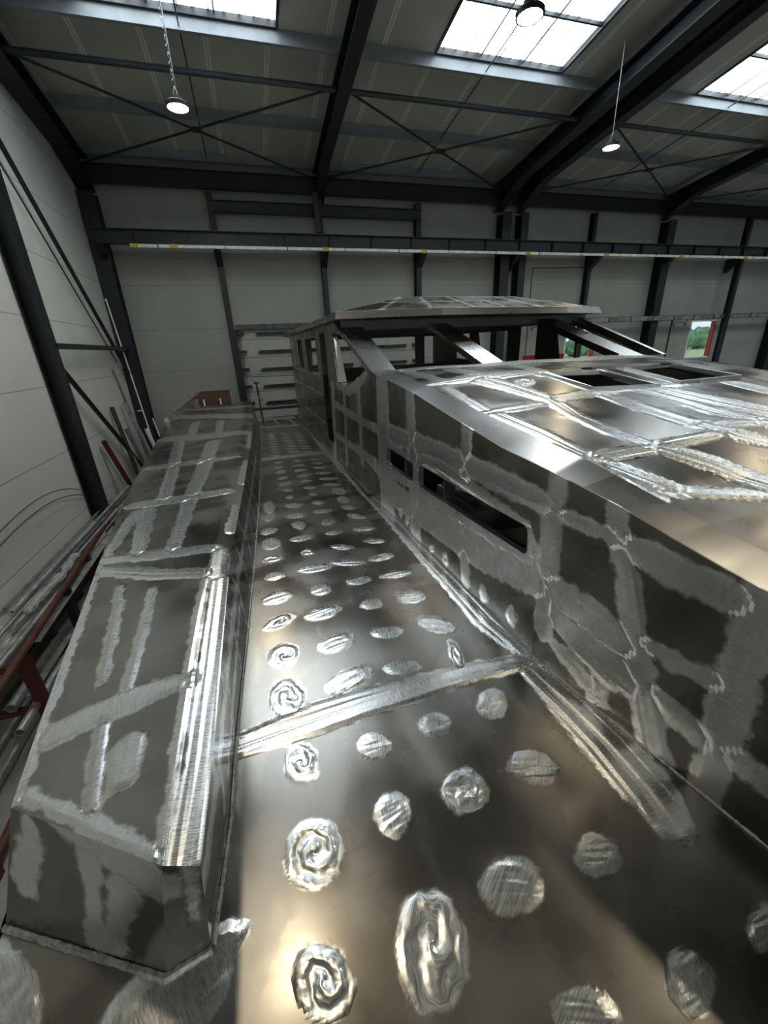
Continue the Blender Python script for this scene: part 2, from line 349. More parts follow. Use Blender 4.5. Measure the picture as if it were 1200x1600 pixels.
def aluminium(name, whole=0.0, streak=(3.0, 3.0, 40.0), dark=1.0, soft=(.07, -.005, .010), ridge=.013, hair=.07, cf=1.0):
    """bare aluminium plate: mill finish, and bright disc-ground areas where the plate carries a 'ground' distance"""
    t = NT(name); p = t.pos()
    d = t.attr('ground').outputs['Fac']; gl = t.attr('stroke').outputs['Vector']; seed = t.attr('seed').outputs['Fac']
    lx, ly, kind = t.sep(gl)
    n_edge = t.noise(p, 14.0, 4, 0.55)
    dn = t.math('ADD', d, t.math('MULTIPLY', t.math('SUBTRACT', n_edge, 0.5), soft[0]))
    mask = t.ramp(dn, soft[1], soft[2])
    if whole: mask = t.math('ADD', whole, 0.0)
    # ---- relief of the grinding disc
    blend = t.attr('blend').outputs['Fac']
    sv = t.comb(t.math('ADD', t.math('MULTIPLY', lx, .45), seed), t.math('MULTIPLY', ly, 24.0), seed)
    h_strip = t.noise(sv, 1.0, 1, 0.45)
    r = t.math('SQRT', t.math('ADD', t.math('MULTIPLY', lx, lx), t.math('MULTIPLY', ly, ly)))
    ang = t.math('ARCTAN2', ly, lx)
    wob = t.noise(t.comb(lx, ly, seed), 1.1, 2)
    ph = t.math('ADD', t.math('ADD', t.math('MULTIPLY', r, 1.25), t.math('MULTIPLY', ang, 1 / (2 * math.pi))), t.math('MULTIPLY', wob, 1.2))
    h_spiral = t.math('MULTIPLY_ADD', t.math('SINE', t.math('MULTIPLY', ph, 2 * math.pi)), 0.5, 0.5)
    h_arc = t.noise(t.comb(t.math('MULTIPLY', t.math('MULTIPLY_ADD', ly, ly, lx), .7), t.math('MULTIPLY_ADD', lx, .8, t.math('MULTIPLY', ly, 2.6)), seed), 1.0, 1)
    spin = t.math('LESS_THAN', seed, 0.0)
    h_spot = t.mixf(spin, h_arc, h_spiral)
    h = t.mixf(kind, h_strip, h_spot)
    # ---- fine scratch lines left by the disc
    fa = t.mixf(kind, t.math('MULTIPLY', lx, 420.0), t.mixf(spin, t.math('MULTIPLY', lx, 30.0), t.math('MULTIPLY', ph, 22.0)))
    fb = t.mixf(kind, t.math('MULTIPLY', ly, 26.0), t.mixf(spin, ly, ang))
    fine = t.noise(t.comb(fa, fb, seed), 1.0, 1)
    # ---- mill finish
    roll = t.noise(t.scale(p, streak), 1.0, 4)
    blot = t.noise(p, 2.6, 2, 0.45, 0.3); fineblot = t.noise(p, 25.0, 2)
    smear = t.noise(t.scale(p, (9.0, 2.0, 5.0)), 1.0, 3)
    c_mill = t.mix(t.ramp(blot, 0.35, 0.7), rgb(.20 * dark, .187 * dark, .168 * dark), rgb(.28 * dark, .27 * dark, .255 * dark))
    c_mill = t.mix(t.ramp(smear, 0.55, 0.8, 0, 0.5), c_mill, rgb(.36 * dark, .34 * dark, .305 * dark))
    c_ground = t.mix(t.ramp(fine, 0.3, 0.7, .5 - .5 * cf, .5 + .5 * cf), rgb(.84, .85, .86), rgb(.93, .94, .95))
    color = t.mix(mask, c_mill, c_ground)
    r_mill = t.math('ADD', t.ramp(blot, 0.3, 0.7, 0.21, 0.34), t.math('MULTIPLY', t.math('SUBTRACT', fineblot, .5), .06))
    r_ground = t.ramp(fine, 0.2, 0.8, 0.28 - .05 * cf, 0.28 + .05 * cf)
    rough = t.mixf(mask, r_mill, r_ground)
    b1 = t.bump(t.math('MULTIPLY', h, blend), 0.9, t.mixf(kind, ridge, t.mixf(spin, 0.006, 0.0045)))
    b2 = t.bump(t.mixf(mask, roll, t.math('MULTIPLY', fine, blend)), t.mixf(mask, 0.10, hair), 0.0012, b1)
    t.principled(color, rough, 1.0, b2)
    return t.m

def wall_panel(name, axis):
    """sandwich panels: fine horizontal ribs and a joint every panel height"""
    t = NT(name); p = t.pos(); x, y, z = t.sep(p)
    n = t.noise(p, 0.7, 4); g = t.noise(p, 30, 2)
    zz = t.math('FRACT', t.math('MULTIPLY', t.math('SUBTRACT', z, 3.235 + .008 if axis else 3.235), 1 / 1.045))
    dist = t.math('ABSOLUTE', t.math('SUBTRACT', zz, 0.5))
    joint = t.ramp(dist, 0.490, 0.497)
    rib = t.math('SINE', t.math('MULTIPLY', z, 2 * math.pi / 0.026))
    c = t.mix(t.ramp(n, 0.3, 0.7), *((rgb(.64, .64, .59), rgb(.71, .71, .66)) if axis else (rgb(.30, .305, .27), rgb(.35, .355, .315))))  # same panel twice: side tone paler to bounce light, back tone shaded darker
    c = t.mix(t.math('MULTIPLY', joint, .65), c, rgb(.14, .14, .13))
    nm = t.bump(t.math('ADD', t.math('MULTIPLY', rib, .5), t.math('MULTIPLY', joint, -3.0)), 0.25, 0.002)
    t.principled(c, 0.45, 0.0, nm); return t.m

def roof_sheet(name):
    t = NT(name); p = t.pos(); x, y, z = t.sep(p)
    n = t.noise(p, 0.8, 4)
    f = t.math('FRACT', t.math('ADD', t.math('MULTIPLY', x, 1 / 1.0), 0.32))
    a = t.math('ABSOLUTE', t.math('SUBTRACT', f, 0.5))
    joint = t.math('SUBTRACT', t.ramp(a, 0.45, 0.462), t.math('MULTIPLY', t.ramp(a, 0.478, 0.484), .6))
    c = t.mix(t.ramp(n, 0.3, 0.7), rgb(.38, .38, .34), rgb(.45, .45, .405))
    c = t.mix(joint, c, rgb(.66, .66, .61))
    nm = t.bump(joint, 0.5, 0.01)
    t.principled(c, 0.5, 0.0, nm); return t.m

def emitter(name, color, strength):
    t = NT(name); e = t.n('ShaderNodeEmission'); e.inputs[0].default_value = color; e.inputs[1].default_value = strength
    t.link(e.outputs[0], t.out.inputs[0]); return t.m

def skylight_pane(name):
    """ribbed translucent sheet with daylight behind it"""
    t = NT(name); p = t.pos(); x, y, z = t.sep(p)
    rib = t.math('SINE', t.math('MULTIPLY', x, 2 * math.pi / 0.23))
    n = t.noise(t.scale(p, (5.0, .5, 1.0)), 1.0, 3); dirt = t.noise(p, 5, 5)
    k = t.math('MULTIPLY', t.math('MULTIPLY_ADD', t.ramp(rib, -1, -.55), .84, .16), t.ramp(n, .3, .7, .45, 1.15))
    k = t.math('MULTIPLY', k, t.ramp(dirt, .25, .5, .4, 1.05))
    e = t.n('ShaderNodeEmission'); e.inputs[0].default_value = rgb(.83, .94, 1.0); t.setin(e.inputs[1], t.math('MULTIPLY', k, SKYLIGHT))
    t.link(e.outputs[0], t.out.inputs[0]); return t.m

def glass(name):
    t = NT(name); a = t.n('ShaderNodeBsdfTransparent'); g = t.n('ShaderNodeBsdfGlossy'); g.inputs['Roughness'].default_value = 0.02
    a.inputs[0].default_value = rgb(.93, .95, .95)
    m = t.n('ShaderNodeMixShader'); m.inputs[0].default_value = 0.05; t.link(a.outputs[0], m.inputs[1]); t.link(g.outputs[0], m.inputs[2])
    t.link(m.outputs[0], t.out.inputs[0]); return t.m

M = dict(
    plate=aluminium('aluminium_plate', dark=1.4), plate_side=aluminium('aluminium_plate_upright', streak=(2.0, 14.0, 1.2), dark=1.1, soft=(.085, -.008, .014), ridge=.005, hair=.0, cf=.2),  # upright copy coloured darker for the dim surroundings it would mirror
    ground=aluminium('aluminium_ground', whole=.85, streak=(8.0, 16.0, 16.0)),
    half=aluminium('aluminium_half_ground', whole=.3),
    inside=simple('aluminium_inside', (.16, .16, .15), .5, 1.0), cabin_shade=simple('dark_cabin_shade', (.07, .07, .068), .6), bead=simple('weld_metal', (.55, .55, .54), .35, 1.0, .3, 60, .6),  # interior tones darkened: shade of the unlit cabin put into the colour
    steel=simple('anthracite_steel', (.013, .016, .020), .45, 0.0, .25, 3.0), galv=simple('galvanised_steel', (.30, .31, .32), .5, .7, .35, 5.0),
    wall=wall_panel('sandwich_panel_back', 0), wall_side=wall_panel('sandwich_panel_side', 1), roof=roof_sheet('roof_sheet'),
    purlin=simple('grey_painted_purlin', (.23, .25, .27), .45, 0, .12, 3),
    floor=simple('concrete_floor', (.42, .42, .405), .6, 0, .2, 2.0, .2), pane=skylight_pane('skylight_pane'),
    white=simple('white_enamel', (.85, .85, .82), .4), yellow=simple('yellow_plastic', (.60, .42, .05), .5), black=simple('black_rubber', (.012, .012, .013), .6),
    rust=simple('red_oxide_paint', (.125, .043, .024), .55, 0, .35, 9, .2), red=simple('red_paint', (.38, .02, .02), .45), darkred=simple('dark_red_paint', (.09, .012, .010), .5),
    bars=simple('dull_aluminium_bar', (.50, .50, .49), .42, .45, .3, 7), barsd=simple('dark_steel_bar', (.10, .10, .10), .5, .6, .4, 7), wood=simple('brown_plywood', (.095, .048, .024), .7, 0, .5, 11, .3),
    wrap=simple('dusty_plastic_wrap', (.42, .42, .40), .5, 0, .3, 12, .8), lens=emitter('lamp_lens', rgb(1, .86, .62), LAMP), glass=glass('window_glass'),
    doorp=simple('door_panel_grey', (.39, .395, .355), .45, 0, .08, 1.0), grass=simple('meadow_grass', (.42, .47, .24), .9, 0, .2, .3), leaf=simple('hedge_leaf', (.17, .30, .17), .9, 0, .4, .6),
    brown=simple('brown_steel_stub', (.06, .038, .026), .6, 0, .3, 8),
)

# ------------------------------------------------------------------ mesh helpers
class MB:
    def __init__(s): s.v = []; s.f = []
    def add(s, vs, fs):
        o = len(s.v); s.v += [tuple(map(float, v)) for v in vs]; s.f += [tuple(i + o for i in f) for f in fs]; return s
    def box(s, a, b):
        (x0, y0, z0), (x1, y1, z1) = a, b
        return s.add([(x0, y0, z0), (x1, y0, z0), (x1, y1, z0), (x0, y1, z0), (x0, y0, z1), (x1, y0, z1), (x1, y1, z1), (x0, y1, z1)],
                     [(0, 3, 2, 1), (4, 5, 6, 7), (0, 1, 5, 4), (1, 2, 6, 5), (2, 3, 7, 6), (3, 0, 4, 7)])
    def hexa(s, lo, hi):
        return s.add(list(lo) + list(hi), [(3, 2, 1, 0), (4, 5, 6, 7), (0, 1, 5, 4), (1, 2, 6, 5), (2, 3, 7, 6), (3, 0, 4, 7)])
    def beam(s, P, Q, prof, up=(0, 0, 1), closed=True):
        P = Vector(P); Q = Vector(Q); d = (Q - P).normalized(); u = Vector(up); u = (u - d * u.dot(d)).normalized(); r = d.cross(u)
        n = len(prof); vs = [tuple(E + r * a + u * b) for E in (P, Q) for a, b in prof]
        fs = [(i, (i + 1) % n, n + (i + 1) % n, n + i) for i in range(n)]
        if closed: fs += [tuple(range(n))[::-1], tuple(range(n, 2 * n))]
        return s.add(vs, fs)
    def rod(s, P, Q, r, n=8): return s.beam(P, Q, [(r * math.cos(2 * math.pi * i / n), r * math.sin(2 * math.pi * i / n)) for i in range(n)], (0.01, 0.02, 1) if abs((Vector(Q) - Vector(P)).normalized().z) < .95 else (0, 1, 0))
    def bar(s, P, Q, w_, h_, up=(0, 0, 1)): return s.beam(P, Q, [(-w_ / 2, -h_ / 2), (w_ / 2, -h_ / 2), (w_ / 2, h_ / 2), (-w_ / 2, h_ / 2)], up)
    def ibeam(s, P, Q, w_, h_, tf=.018, tw=.012, up=(0, 0, 1)):
        a, b = w_ / 2, h_ / 2; t = tw / 2
        return s.beam(P, Q, [(-a, -b), (a, -b), (a, -b + tf), (t, -b + tf), (t, b - tf), (a, b - tf), (a, b), (-a, b), (-a, b - tf), (-t, b - tf), (-t, -b + tf), (-a, -b + tf)], up)
    def cbeam(s, P, Q, w_, h_, t=.008, up=(0, 0, 1)):
        a, b = w_ / 2, h_ / 2
        return s.beam(P, Q, [(-a, -b), (a, -b), (a, -b + t), (-a + t, -b + t), (-a + t, b - t), (a, b - t), (a, b), (-a, b)], up)
    def pipe(s, P, Q, r, wall_=.006, n=14):
        P = Vector(P); Q = Vector(Q); d = (Q - P).normalized(); u = Vector((0, 0, 1)); u = (u - d * u.dot(d)).normalized(); k = d.cross(u)
        c = [(math.cos(2 * math.pi * i / n), math.sin(2 * math.pi * i / n)) for i in range(n)]
        vs = [tuple(E + (k * a + u * b) * rr) for E in (P, Q) for rr in (r, r - wall_) for a, b in c]
        fs = []
        for i in range(n):
            j = (i + 1) % n
            fs += [(i, j, 2 * n + j, 2 * n + i), (n + j, n + i, 3 * n + i, 3 * n + j), (j, i, n + i, n + j), (2 * n + i, 2 * n + j, 3 * n + j, 3 * n + i)]
        return s.add(vs, fs)
    def tube_path(s, pts, r, n=6):
        for a, b in zip(pts[:-1], pts[1:]): s.rod(a, b, r, n)
        return s
    def ring(s, c, r0, r1, z0, z1, n=32):
        vs = []; fs = []
        for k in range(n):
            a = 2 * math.pi * k / n; ca, sa = math.cos(a), math.sin(a)
            vs += [(c[0] + r0 * ca, c[1] + r0 * sa, z0), (c[0] + r1 * ca, c[1] + r1 * sa, z0), (c[0] + r1 * ca, c[1] + r1 * sa, z1), (c[0] + r0 * ca, c[1] + r0 * sa, z1)]
            q = 4 * k; w_ = 4 * ((k + 1) % n)
            fs += [(q + i, q + (i + 1) % 4, w_ + (i + 1) % 4, w_ + i) for i in range(4)]
        return s.add(vs, fs)
    def lathe(s, c, prof, n=32):
        vs = []; fs = []; m = len(prof)
        for k in range(n):
            a = 2 * math.pi * k / n
            vs += [(c[0] + r * math.cos(a), c[1] + r * math.sin(a), c[2] + z) for r, z in prof]
        for k in range(n):
            for i in range(m - 1):
                a, b = k * m + i, ((k + 1) % n) * m + i
                fs.append((a, b, b + 1, a + 1))
        return s.add(vs, fs)
    def build(s, name, mat, parent=None, **tagkw):
        v = np.array(s.v, float); v[:, 2] += EYE
        if parent is not None: o0 = np.array(parent['_w'])
        else: o0 = np.array([(v[:, 0].min() + v[:, 0].max()) / 2, (v[:, 1].min() + v[:, 1].max()) / 2, v[:, 2].min()])
        me = bpy.data.meshes.new(name); me.from_pydata((v - o0).tolist(), [], s.f); me.update()
        if mat is not None: me.materials.append(mat)
        if mat in (M['plate'], M['plate_side']):
            a = me.attributes.new('ground', 'FLOAT', 'POINT'); a.data.foreach_set('value', np.full(len(v), -1.0, np.float32))
        ob = bpy.data.objects.new(name, me); col.objects.link(ob)
        if parent is not None: ob.parent = parent
        else: ob.location = o0
        ob['_w'] = [float(a) for a in o0]
        bm = bmesh.new(); bm.from_mesh(me); bmesh.ops.recalc_face_normals(bm, faces=bm.faces); bm.to_mesh(me); bm.free()
        tag(ob, **tagkw); return ob

def tag(o, label=None, cat=None, group=None, kind=None):
    if label: o['label'] = label
    if cat: o['category'] = cat
    if group: o['group'] = group
    if kind: o['kind'] = kind
def empty(name, loc, label, cat, group=None):
    o = bpy.data.objects.new(name, None); col.objects.link(o); o.empty_display_size = .1
    w_ = (loc[0], loc[1], loc[2] + EYE); o.location = w_; o['_w'] = [float(a) for a in w_]
    tag(o, label, cat, group); return o
def struct(mb, name, mat): return mb.build(name, mat, None, kind='structure')

# ---- a dense plate with its ground areas
def ground_fields(P2, marks):
    n = len(P2); best = np.full(n, -1.0); second = np.full(n, -1.0); lx = np.zeros(n); ly = np.zeros(n); kd = np.zeros(n); sd = np.zeros(n)
    for i, st in enumerate(marks.get('strips', [])):
        acc = 0.0
        for (x0, y0, w0), (x1, y1, w1) in zip(st[:-1], st[1:]):
            a = np.array([x0, y0]); b = np.array([x1, y1]); L = np.hypot(*(b - a))
            if L < 1e-5: continue
            m = max(w0, w1) + .15
            sel = np.where((P2[:, 0] > min(x0, x1) - m) & (P2[:, 0] < max(x0, x1) + m) & (P2[:, 1] > min(y0, y1) - m) & (P2[:, 1] < max(y0, y1) + m))[0]
            if len(sel):
                q = P2[sel] - a; dd = (b - a) / L; tt = q @ dd; tc = np.clip(tt, 0, L); per = q[:, 1] * dd[0] - q[:, 0] * dd[1]
                dist = np.hypot(tt - tc, per); dv = w0 + (w1 - w0) * tc / L - dist
                k = dv > best[sel]; s_ = sel[k]; same = sd[sel] == i * 3.17 + 1
                second[sel] = np.where(k, np.where(same, second[sel], best[sel]), np.where(same, second[sel], np.maximum(second[sel], dv)))
                best[s_] = dv[k]; lx[s_] = acc + tt[k]; ly[s_] = per[k]; kd[s_] = 0; sd[s_] = i * 3.17 + 1
            acc += L
    for i, (cx, cy, ax, ay, bx, by) in enumerate(marks.get('spots', [])):
        Mi = np.linalg.inv(np.array([[ax, bx], [ay, by]])); ra = math.hypot(ax, ay); rb = math.hypot(bx, by); rm = math.sqrt(ra * rb); R = max(ra, rb) * 2 + .05
        sel = np.where((abs(P2[:, 0] - cx) < R) & (abs(P2[:, 1] - cy) < R))[0]
        if not len(sel): continue
        l = (P2[sel] - np.array([cx, cy])) @ Mi.T; r = np.hypot(l[:, 0], l[:, 1]); dv = np.maximum((1 - r) * rm, -.3)
        k = (dv > best[sel]) & (dv > -.06); s_ = sel[k]
        best[s_] = dv[k]; lx[s_] = l[k, 0]; ly[s_] = l[k, 1]; kd[s_] = 1; sd[s_] = (i * 1.73 + .5) * (-1 if i < 5 or i in (8, 16, 21, 24, 30, 37) else 1)
    return best, lx, ly, kd, sd, np.clip((best - np.maximum(second, 0)) / .03, 0, 1)

def plate(name, G, res, mat, parent, marks=None, proj=(0, 1), holes=(), thick=0.0, res_fn=None, whole=False):
    G = np.array(G, float); ns, nr = G.shape[:2]
    su = [0.0]; 
    for i in range(ns - 1):
        L = np.linalg.norm(G[i + 1] - G[i], axis=1).max(); r_ = res_fn(G[i], G[i + 1]) if res_fn else res
        k = max(1, int(math.ceil(L / r_))); su += [i + (j + 1) / k for j in range(k)]
    sv = [0.0]
    for j in range(nr - 1):
        L = np.linalg.norm(G[:, j + 1] - G[:, j], axis=1); L = np.median(L)
        k = max(1, int(math.ceil(L / res))); sv += [j + (q + 1) / k for q in range(k)]
    su = np.array(su); sv = np.array(sv)
    i0 = np.minimum(su.astype(int), ns - 2); fu = (su - i0)[:, None, None]; j0 = np.minimum(sv.astype(int), nr - 2); fv = (sv - j0)[None, :, None]
    A = G[i0][:, j0]; B = G[i0 + 1][:, j0]; C = G[i0][:, j0 + 1]; D = G[i0 + 1][:, j0 + 1]
    V = (A * (1 - fu) * (1 - fv) + B * fu * (1 - fv) + C * (1 - fu) * fv + D * fu * fv)
    nu, nv = V.shape[:2]; V = V.reshape(-1, 3); V[:, 2] += EYE; V -= np.array(parent['_w'])
    idx = np.arange(nu * nv).reshape(nu, nv)
    Fc = np.stack([idx[:-1, :-1], idx[:-1, 1:], idx[1:, 1:], idx[1:, :-1]], -1).reshape(-1, 4)
    me = bpy.data.meshes.new(name); me.from_pydata(V.tolist(), [], Fc.tolist())
    off = np.array(parent['_w']) - np.array([0, 0, EYE])
    if len(holes):
        bm = bmesh.new(); bm.from_mesh(me); ax = proj
        for H in holes:
            H = [np.array(h, float) for h in H]; c = sum(H) / len(H); lo = np.min(H, 0) - .05; hi = np.max(H, 0) + .05
            for a, b in zip(H, H[1:] + H[:1]):
                def inb(f):
                    q = f.calc_center_median(); q = (q[ax[0]] + off[ax[0]], q[ax[1]] + off[ax[1]])
                    return lo[0] < q[0] < hi[0] and lo[1] < q[1] < hi[1]
                fs = [f for f in bm.faces if inb(f)]; es = {e for f in fs for e in f.edges}; vs = {v for f in fs for v in f.verts}
                nrm = [0, 0, 0]; co = [0, 0, 0]; nrm[ax[0]] = b[1] - a[1]; nrm[ax[1]] = -(b[0] - a[0]); co[ax[0]] = a[0] - off[ax[0]]; co[ax[1]] = a[1] - off[ax[1]]
                bmesh.ops.bisect_plane(bm, geom=list(vs) + list(es) + fs, plane_co=co, plane_no=nrm, dist=1e-5)
            def inside(f):
                q = f.calc_center_median(); q = np.array((q[ax[0]] + off[ax[0]], q[ax[1]] + off[ax[1]]))
                sg = [np.sign((b[0] - a[0]) * (q[1] - a[1]) - (b[1] - a[1]) * (q[0] - a[0])) for a, b in zip(H, H[1:] + H[:1])]
                return all(s > 0 for s in sg) or all(s < 0 for s in sg)
            bmesh.ops.delete(bm, geom=[f for f in bm.faces if inside(f)], context='FACES')
        bm.to_mesh(me); bm.free()
    n = len(me.vertices); cv = np.empty(n * 3); me.vertices.foreach_get('co', cv); cv = cv.reshape(-1, 3) + off
    if marks is None:
        a = me.attributes.new('ground', 'FLOAT', 'POINT'); a.data.foreach_set('value', np.full(n, -1.0, np.float32))
    else:
        b, lx, ly, kd, sd, bl = ground_fields(cv[:, list(proj)], marks)
        a = me.attributes.new('ground', 'FLOAT', 'POINT'); a.data.foreach_set('value', b.astype(np.float32))
        a = me.attributes.new('stroke', 'FLOAT_VECTOR', 'POINT'); a.data.foreach_set('vector', np.stack([lx, ly, kd], -1).astype(np.float32).ravel())
        a = me.attributes.new('blend', 'FLOAT', 'POINT'); a.data.foreach_set('value', bl.astype(np.float32))
        a = me.attributes.new('seed', 'FLOAT', 'POINT'); a.data.foreach_set('value', sd.astype(np.float32))
    me.materials.append(mat); me.update()
    ob = bpy.data.objects.new(name, me); col.objects.link(ob); ob.parent = parent; ob['_w'] = list(parent['_w'])
    if 'edge_strip' in name: me.polygons.foreach_set('use_smooth', [True] * len(me.polygons))
    if thick:
        md = ob.modifiers.new('thickness', 'SOLIDIFY'); md.thickness = abs(thick); md.offset = -1 if thick > 0 else 1
    return ob

def lumpy_bead(name, pts, r, parent, step=.012):
    """a weld run: a tube along a path whose radius swells with every ripple"""
    P = [Vector(p) for p in pts]; out = []
    for a, b in zip(P[:-1], P[1:]):
        k = max(1, int((b - a).length / step)); out += [a.lerp(b, i / k) for i in range(k)]
    out.append(P[-1]); mb = MB(); n = 6; vs = []; fs = []
    for i, p in enumerate(out):
        d = (out[min(i + 1, len(out) - 1)] - out[max(i - 1, 0)]).normalized(); u = Vector((0, 0, 1)); u = (u - d * u.dot(d)).normalized(); k = d.cross(u)
        rr = r * (.8 + .35 * random.random())
        vs += [tuple(p + (k * math.cos(2 * math.pi * j / n) + u * math.sin(2 * math.pi * j / n)) * rr) for j in range(n)]
    for i in range(len(out) - 1): fs += [(i * n + j, i * n + (j + 1) % n, (i + 1) * n + (j + 1) % n, (i + 1) * n + j) for j in range(n)]
    mb.add(vs, fs); return mb.build(name, M['bead'], parent)

# ------------------------------------------------------------------ hall
FL = -EYE                                    # floor level
XL, XR, YB, YF = -3.25, 34.0, 13.0, -17.0    # left wall, right wall, back wall, front wall
SL = math.tan(math.radians(6.58)); YR = -2.0
def roofz(y): return 4.5 + SL * (YB - y) if y >= YR else 4.5 + SL * (YB - YR) - SL * (YR - y)
struct(MB().box((XL - .3, YF - .3, FL - .2), (XR + .3, YB + .3, FL)), 'floor', M['floor'])
WIN = [(10.75, 12.05, -.92, .47), (16.55, 17.85, -.92, .47)]
def slab_grid(xs, zs, skip, mk):
    mb = MB()
    for i in range(len(xs) - 1):
        for j in range(len(zs) - 1):
            if not skip((xs[i] + xs[i + 1]) / 2, (zs[j] + zs[j + 1]) / 2): mk(mb, xs[i], xs[i + 1], zs[j], zs[j + 1])
    return mb
xs = sorted([XL - .15, XR + .15] + [a for w_ in WIN for a in w_[:2]]); zs = [FL, WIN[0][2], WIN[0][3], 4.55]
DOOR = (-.2, 5.0, .64)
mb = slab_grid(xs, zs, lambda x, z: any(a < x < b and c < z < d for a, b, c, d in WIN), lambda m, a, b, c, d: m.box((a, YB, c), (b, YB + .12, d)))
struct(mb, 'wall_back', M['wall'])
def gable(x0, x1):
    ys = [YF, YR, YB]; vs = []
    for x in (x0, x1): vs += [(x, YF, FL), (x, YB, FL), (x, YB, roofz(YB) + .02), (x, YR, roofz(YR) + .02), (x, YF, roofz(YF) + .02)]
    return MB().add(vs, [(0, 1, 2, 3, 4), (9, 8, 7, 6, 5), (0, 5, 6, 1), (1, 6, 7, 2), (2, 7, 8, 3), (3, 8, 9, 4), (4, 9, 5, 0)])
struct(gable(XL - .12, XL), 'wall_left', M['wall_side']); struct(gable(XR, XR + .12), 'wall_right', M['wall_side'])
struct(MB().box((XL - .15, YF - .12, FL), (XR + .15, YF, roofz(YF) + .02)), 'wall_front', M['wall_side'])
# roof with its skylight openings
SKX = [(-1.68, 1.2), (4.03, 6.78), (10.32, 13.1), (16.3, 19.1), (22.3, 25.1)]; SKY = [(6.75, 9.18), (-13.5, -9.5)]
xs = sorted([XL - .15, XR + .15] + [a for s in SKX for a in s]); ys = sorted([YF - .12, YR, YB + .12] + [a for s in SKY for a in s])
def rq(m, a, b, c, d): m.hexa([(a, c, roofz(c)), (b, c, roofz(c)), (b, d, roofz(d)), (a, d, roofz(d))], [(a, c, roofz(c) + .1), (b, c, roofz(c) + .1), (b, d, roofz(d) + .1), (a, d, roofz(d) + .1)])
struct(slab_grid(xs, ys, lambda x, y: any(a < x < b for a, b in SKX) and any(c < y < d for c, d in SKY), rq), 'ceiling', M['roof'])
names = ['at the left end of the roof', 'above the boat wheelhouse', 'right of the twin rafters', 'farthest right but one', 'farthest right']
for j, (c, d) in enumerate(SKY):
    for i, (a, b) in enumerate(SKX):
        lab = 'ribbed roof skylight %s%s' % (names[i], '' if j == 0 else ', behind the camera')
        e = empty('skylight', ((a + b) / 2, (c + d) / 2, roofz((c + d) / 2) + .02), lab, 'skylight', 'skylights in the hall roof')
        m = MB(); ins = .015
        z = lambda y: roofz(y) + .07
        m.hexa([(a, c, z(c)), (b, c, z(c)), (b, d, z(d)), (a, d, z(d))], [(a, c, z(c) + .01), (b, c, z(c) + .01), (b, d, z(d) + .01), (a, d, z(d) + .01)]); m.build('pane', M['pane'], e)
        m = MB()
        for x in (a, b): m.bar((x, c, roofz(c) + .03), (x, d, roofz(d) + .03), .05, .10)
        for y in (c, d): m.bar((a, y, roofz(y) + .03), (b, y, roofz(y) + .03), .05, .10)
        m.build('frame', M['steel'], e)
        for k in (1, 2):
            x = a + (b - a) * k / 3; MB().bar((x, c, z(c) - .02), (x, d, z(d) - .02), .025, .03).build('glazing_bar', M['galv'], e)
        for k in ((1, 2) if j == 0 else (1, 2, 3)):
            y = d - 1.01 * k if j == 0 else c + (d - c) * k / 4
            MB().bar((a, y, z(y) - .03), (b, y, z(y) - .03), .045, .05).build('cross_bar', M['steel'], e)

# ---- purlins and eave beam
def zsec(y, h=.22):
    zt = roofz(y)
    return (-0.01, zt)
for y, lab, h in ((9.21, 'long grey purlin along the lower edge of the skylights', .22), (11.3, 'long grey purlin between the skylights and the eave', .22), (12.86, 'long grey purlin tight above the back wall', .2),
                  (6.6, 'long grey purlin along the upper edge of the skylights', .22), (4.4, 'long grey purlin just above the camera', .22), (1.8, 'second purlin down from the ridge', .22), (-1.2, 'ridge purlin at the top of the roof', .22)):
    m = MB(); z = roofz(y) - h / 2 - .003
    m.beam((XL + .02, y, z), (XR - .02, y, z), [(-.004, -h / 2), (.07, -h / 2), (.07, -h / 2 + .008), (.004, -h / 2 + .008), (.004, h / 2), (-.07, h / 2), (-.07, h / 2 - .008), (-.004, h / 2 - .008)], (0, SL * 0 + .0, 1))
    m.build('purlin', M['purlin'], None, label=lab, cat='roof purlin', group='purlins under the roof sheets')
m = MB().ibeam((XL + .05, 12.72, 3.93), (XR - .05, 12.72, 3.93), .14, .36); m.build('eave_beam', M['steel'], None, label='deep dark steel eave beam along the top of the back wall', cat='steel beam')
m = MB().ibeam((-.38, 12.8, 3.43), (5.2, 12.8, 3.43), .12, .26); m.build('lintel_beam', M['steel'], None, label='short dark steel beam under the eave beam, above the garage door', cat='steel beam')

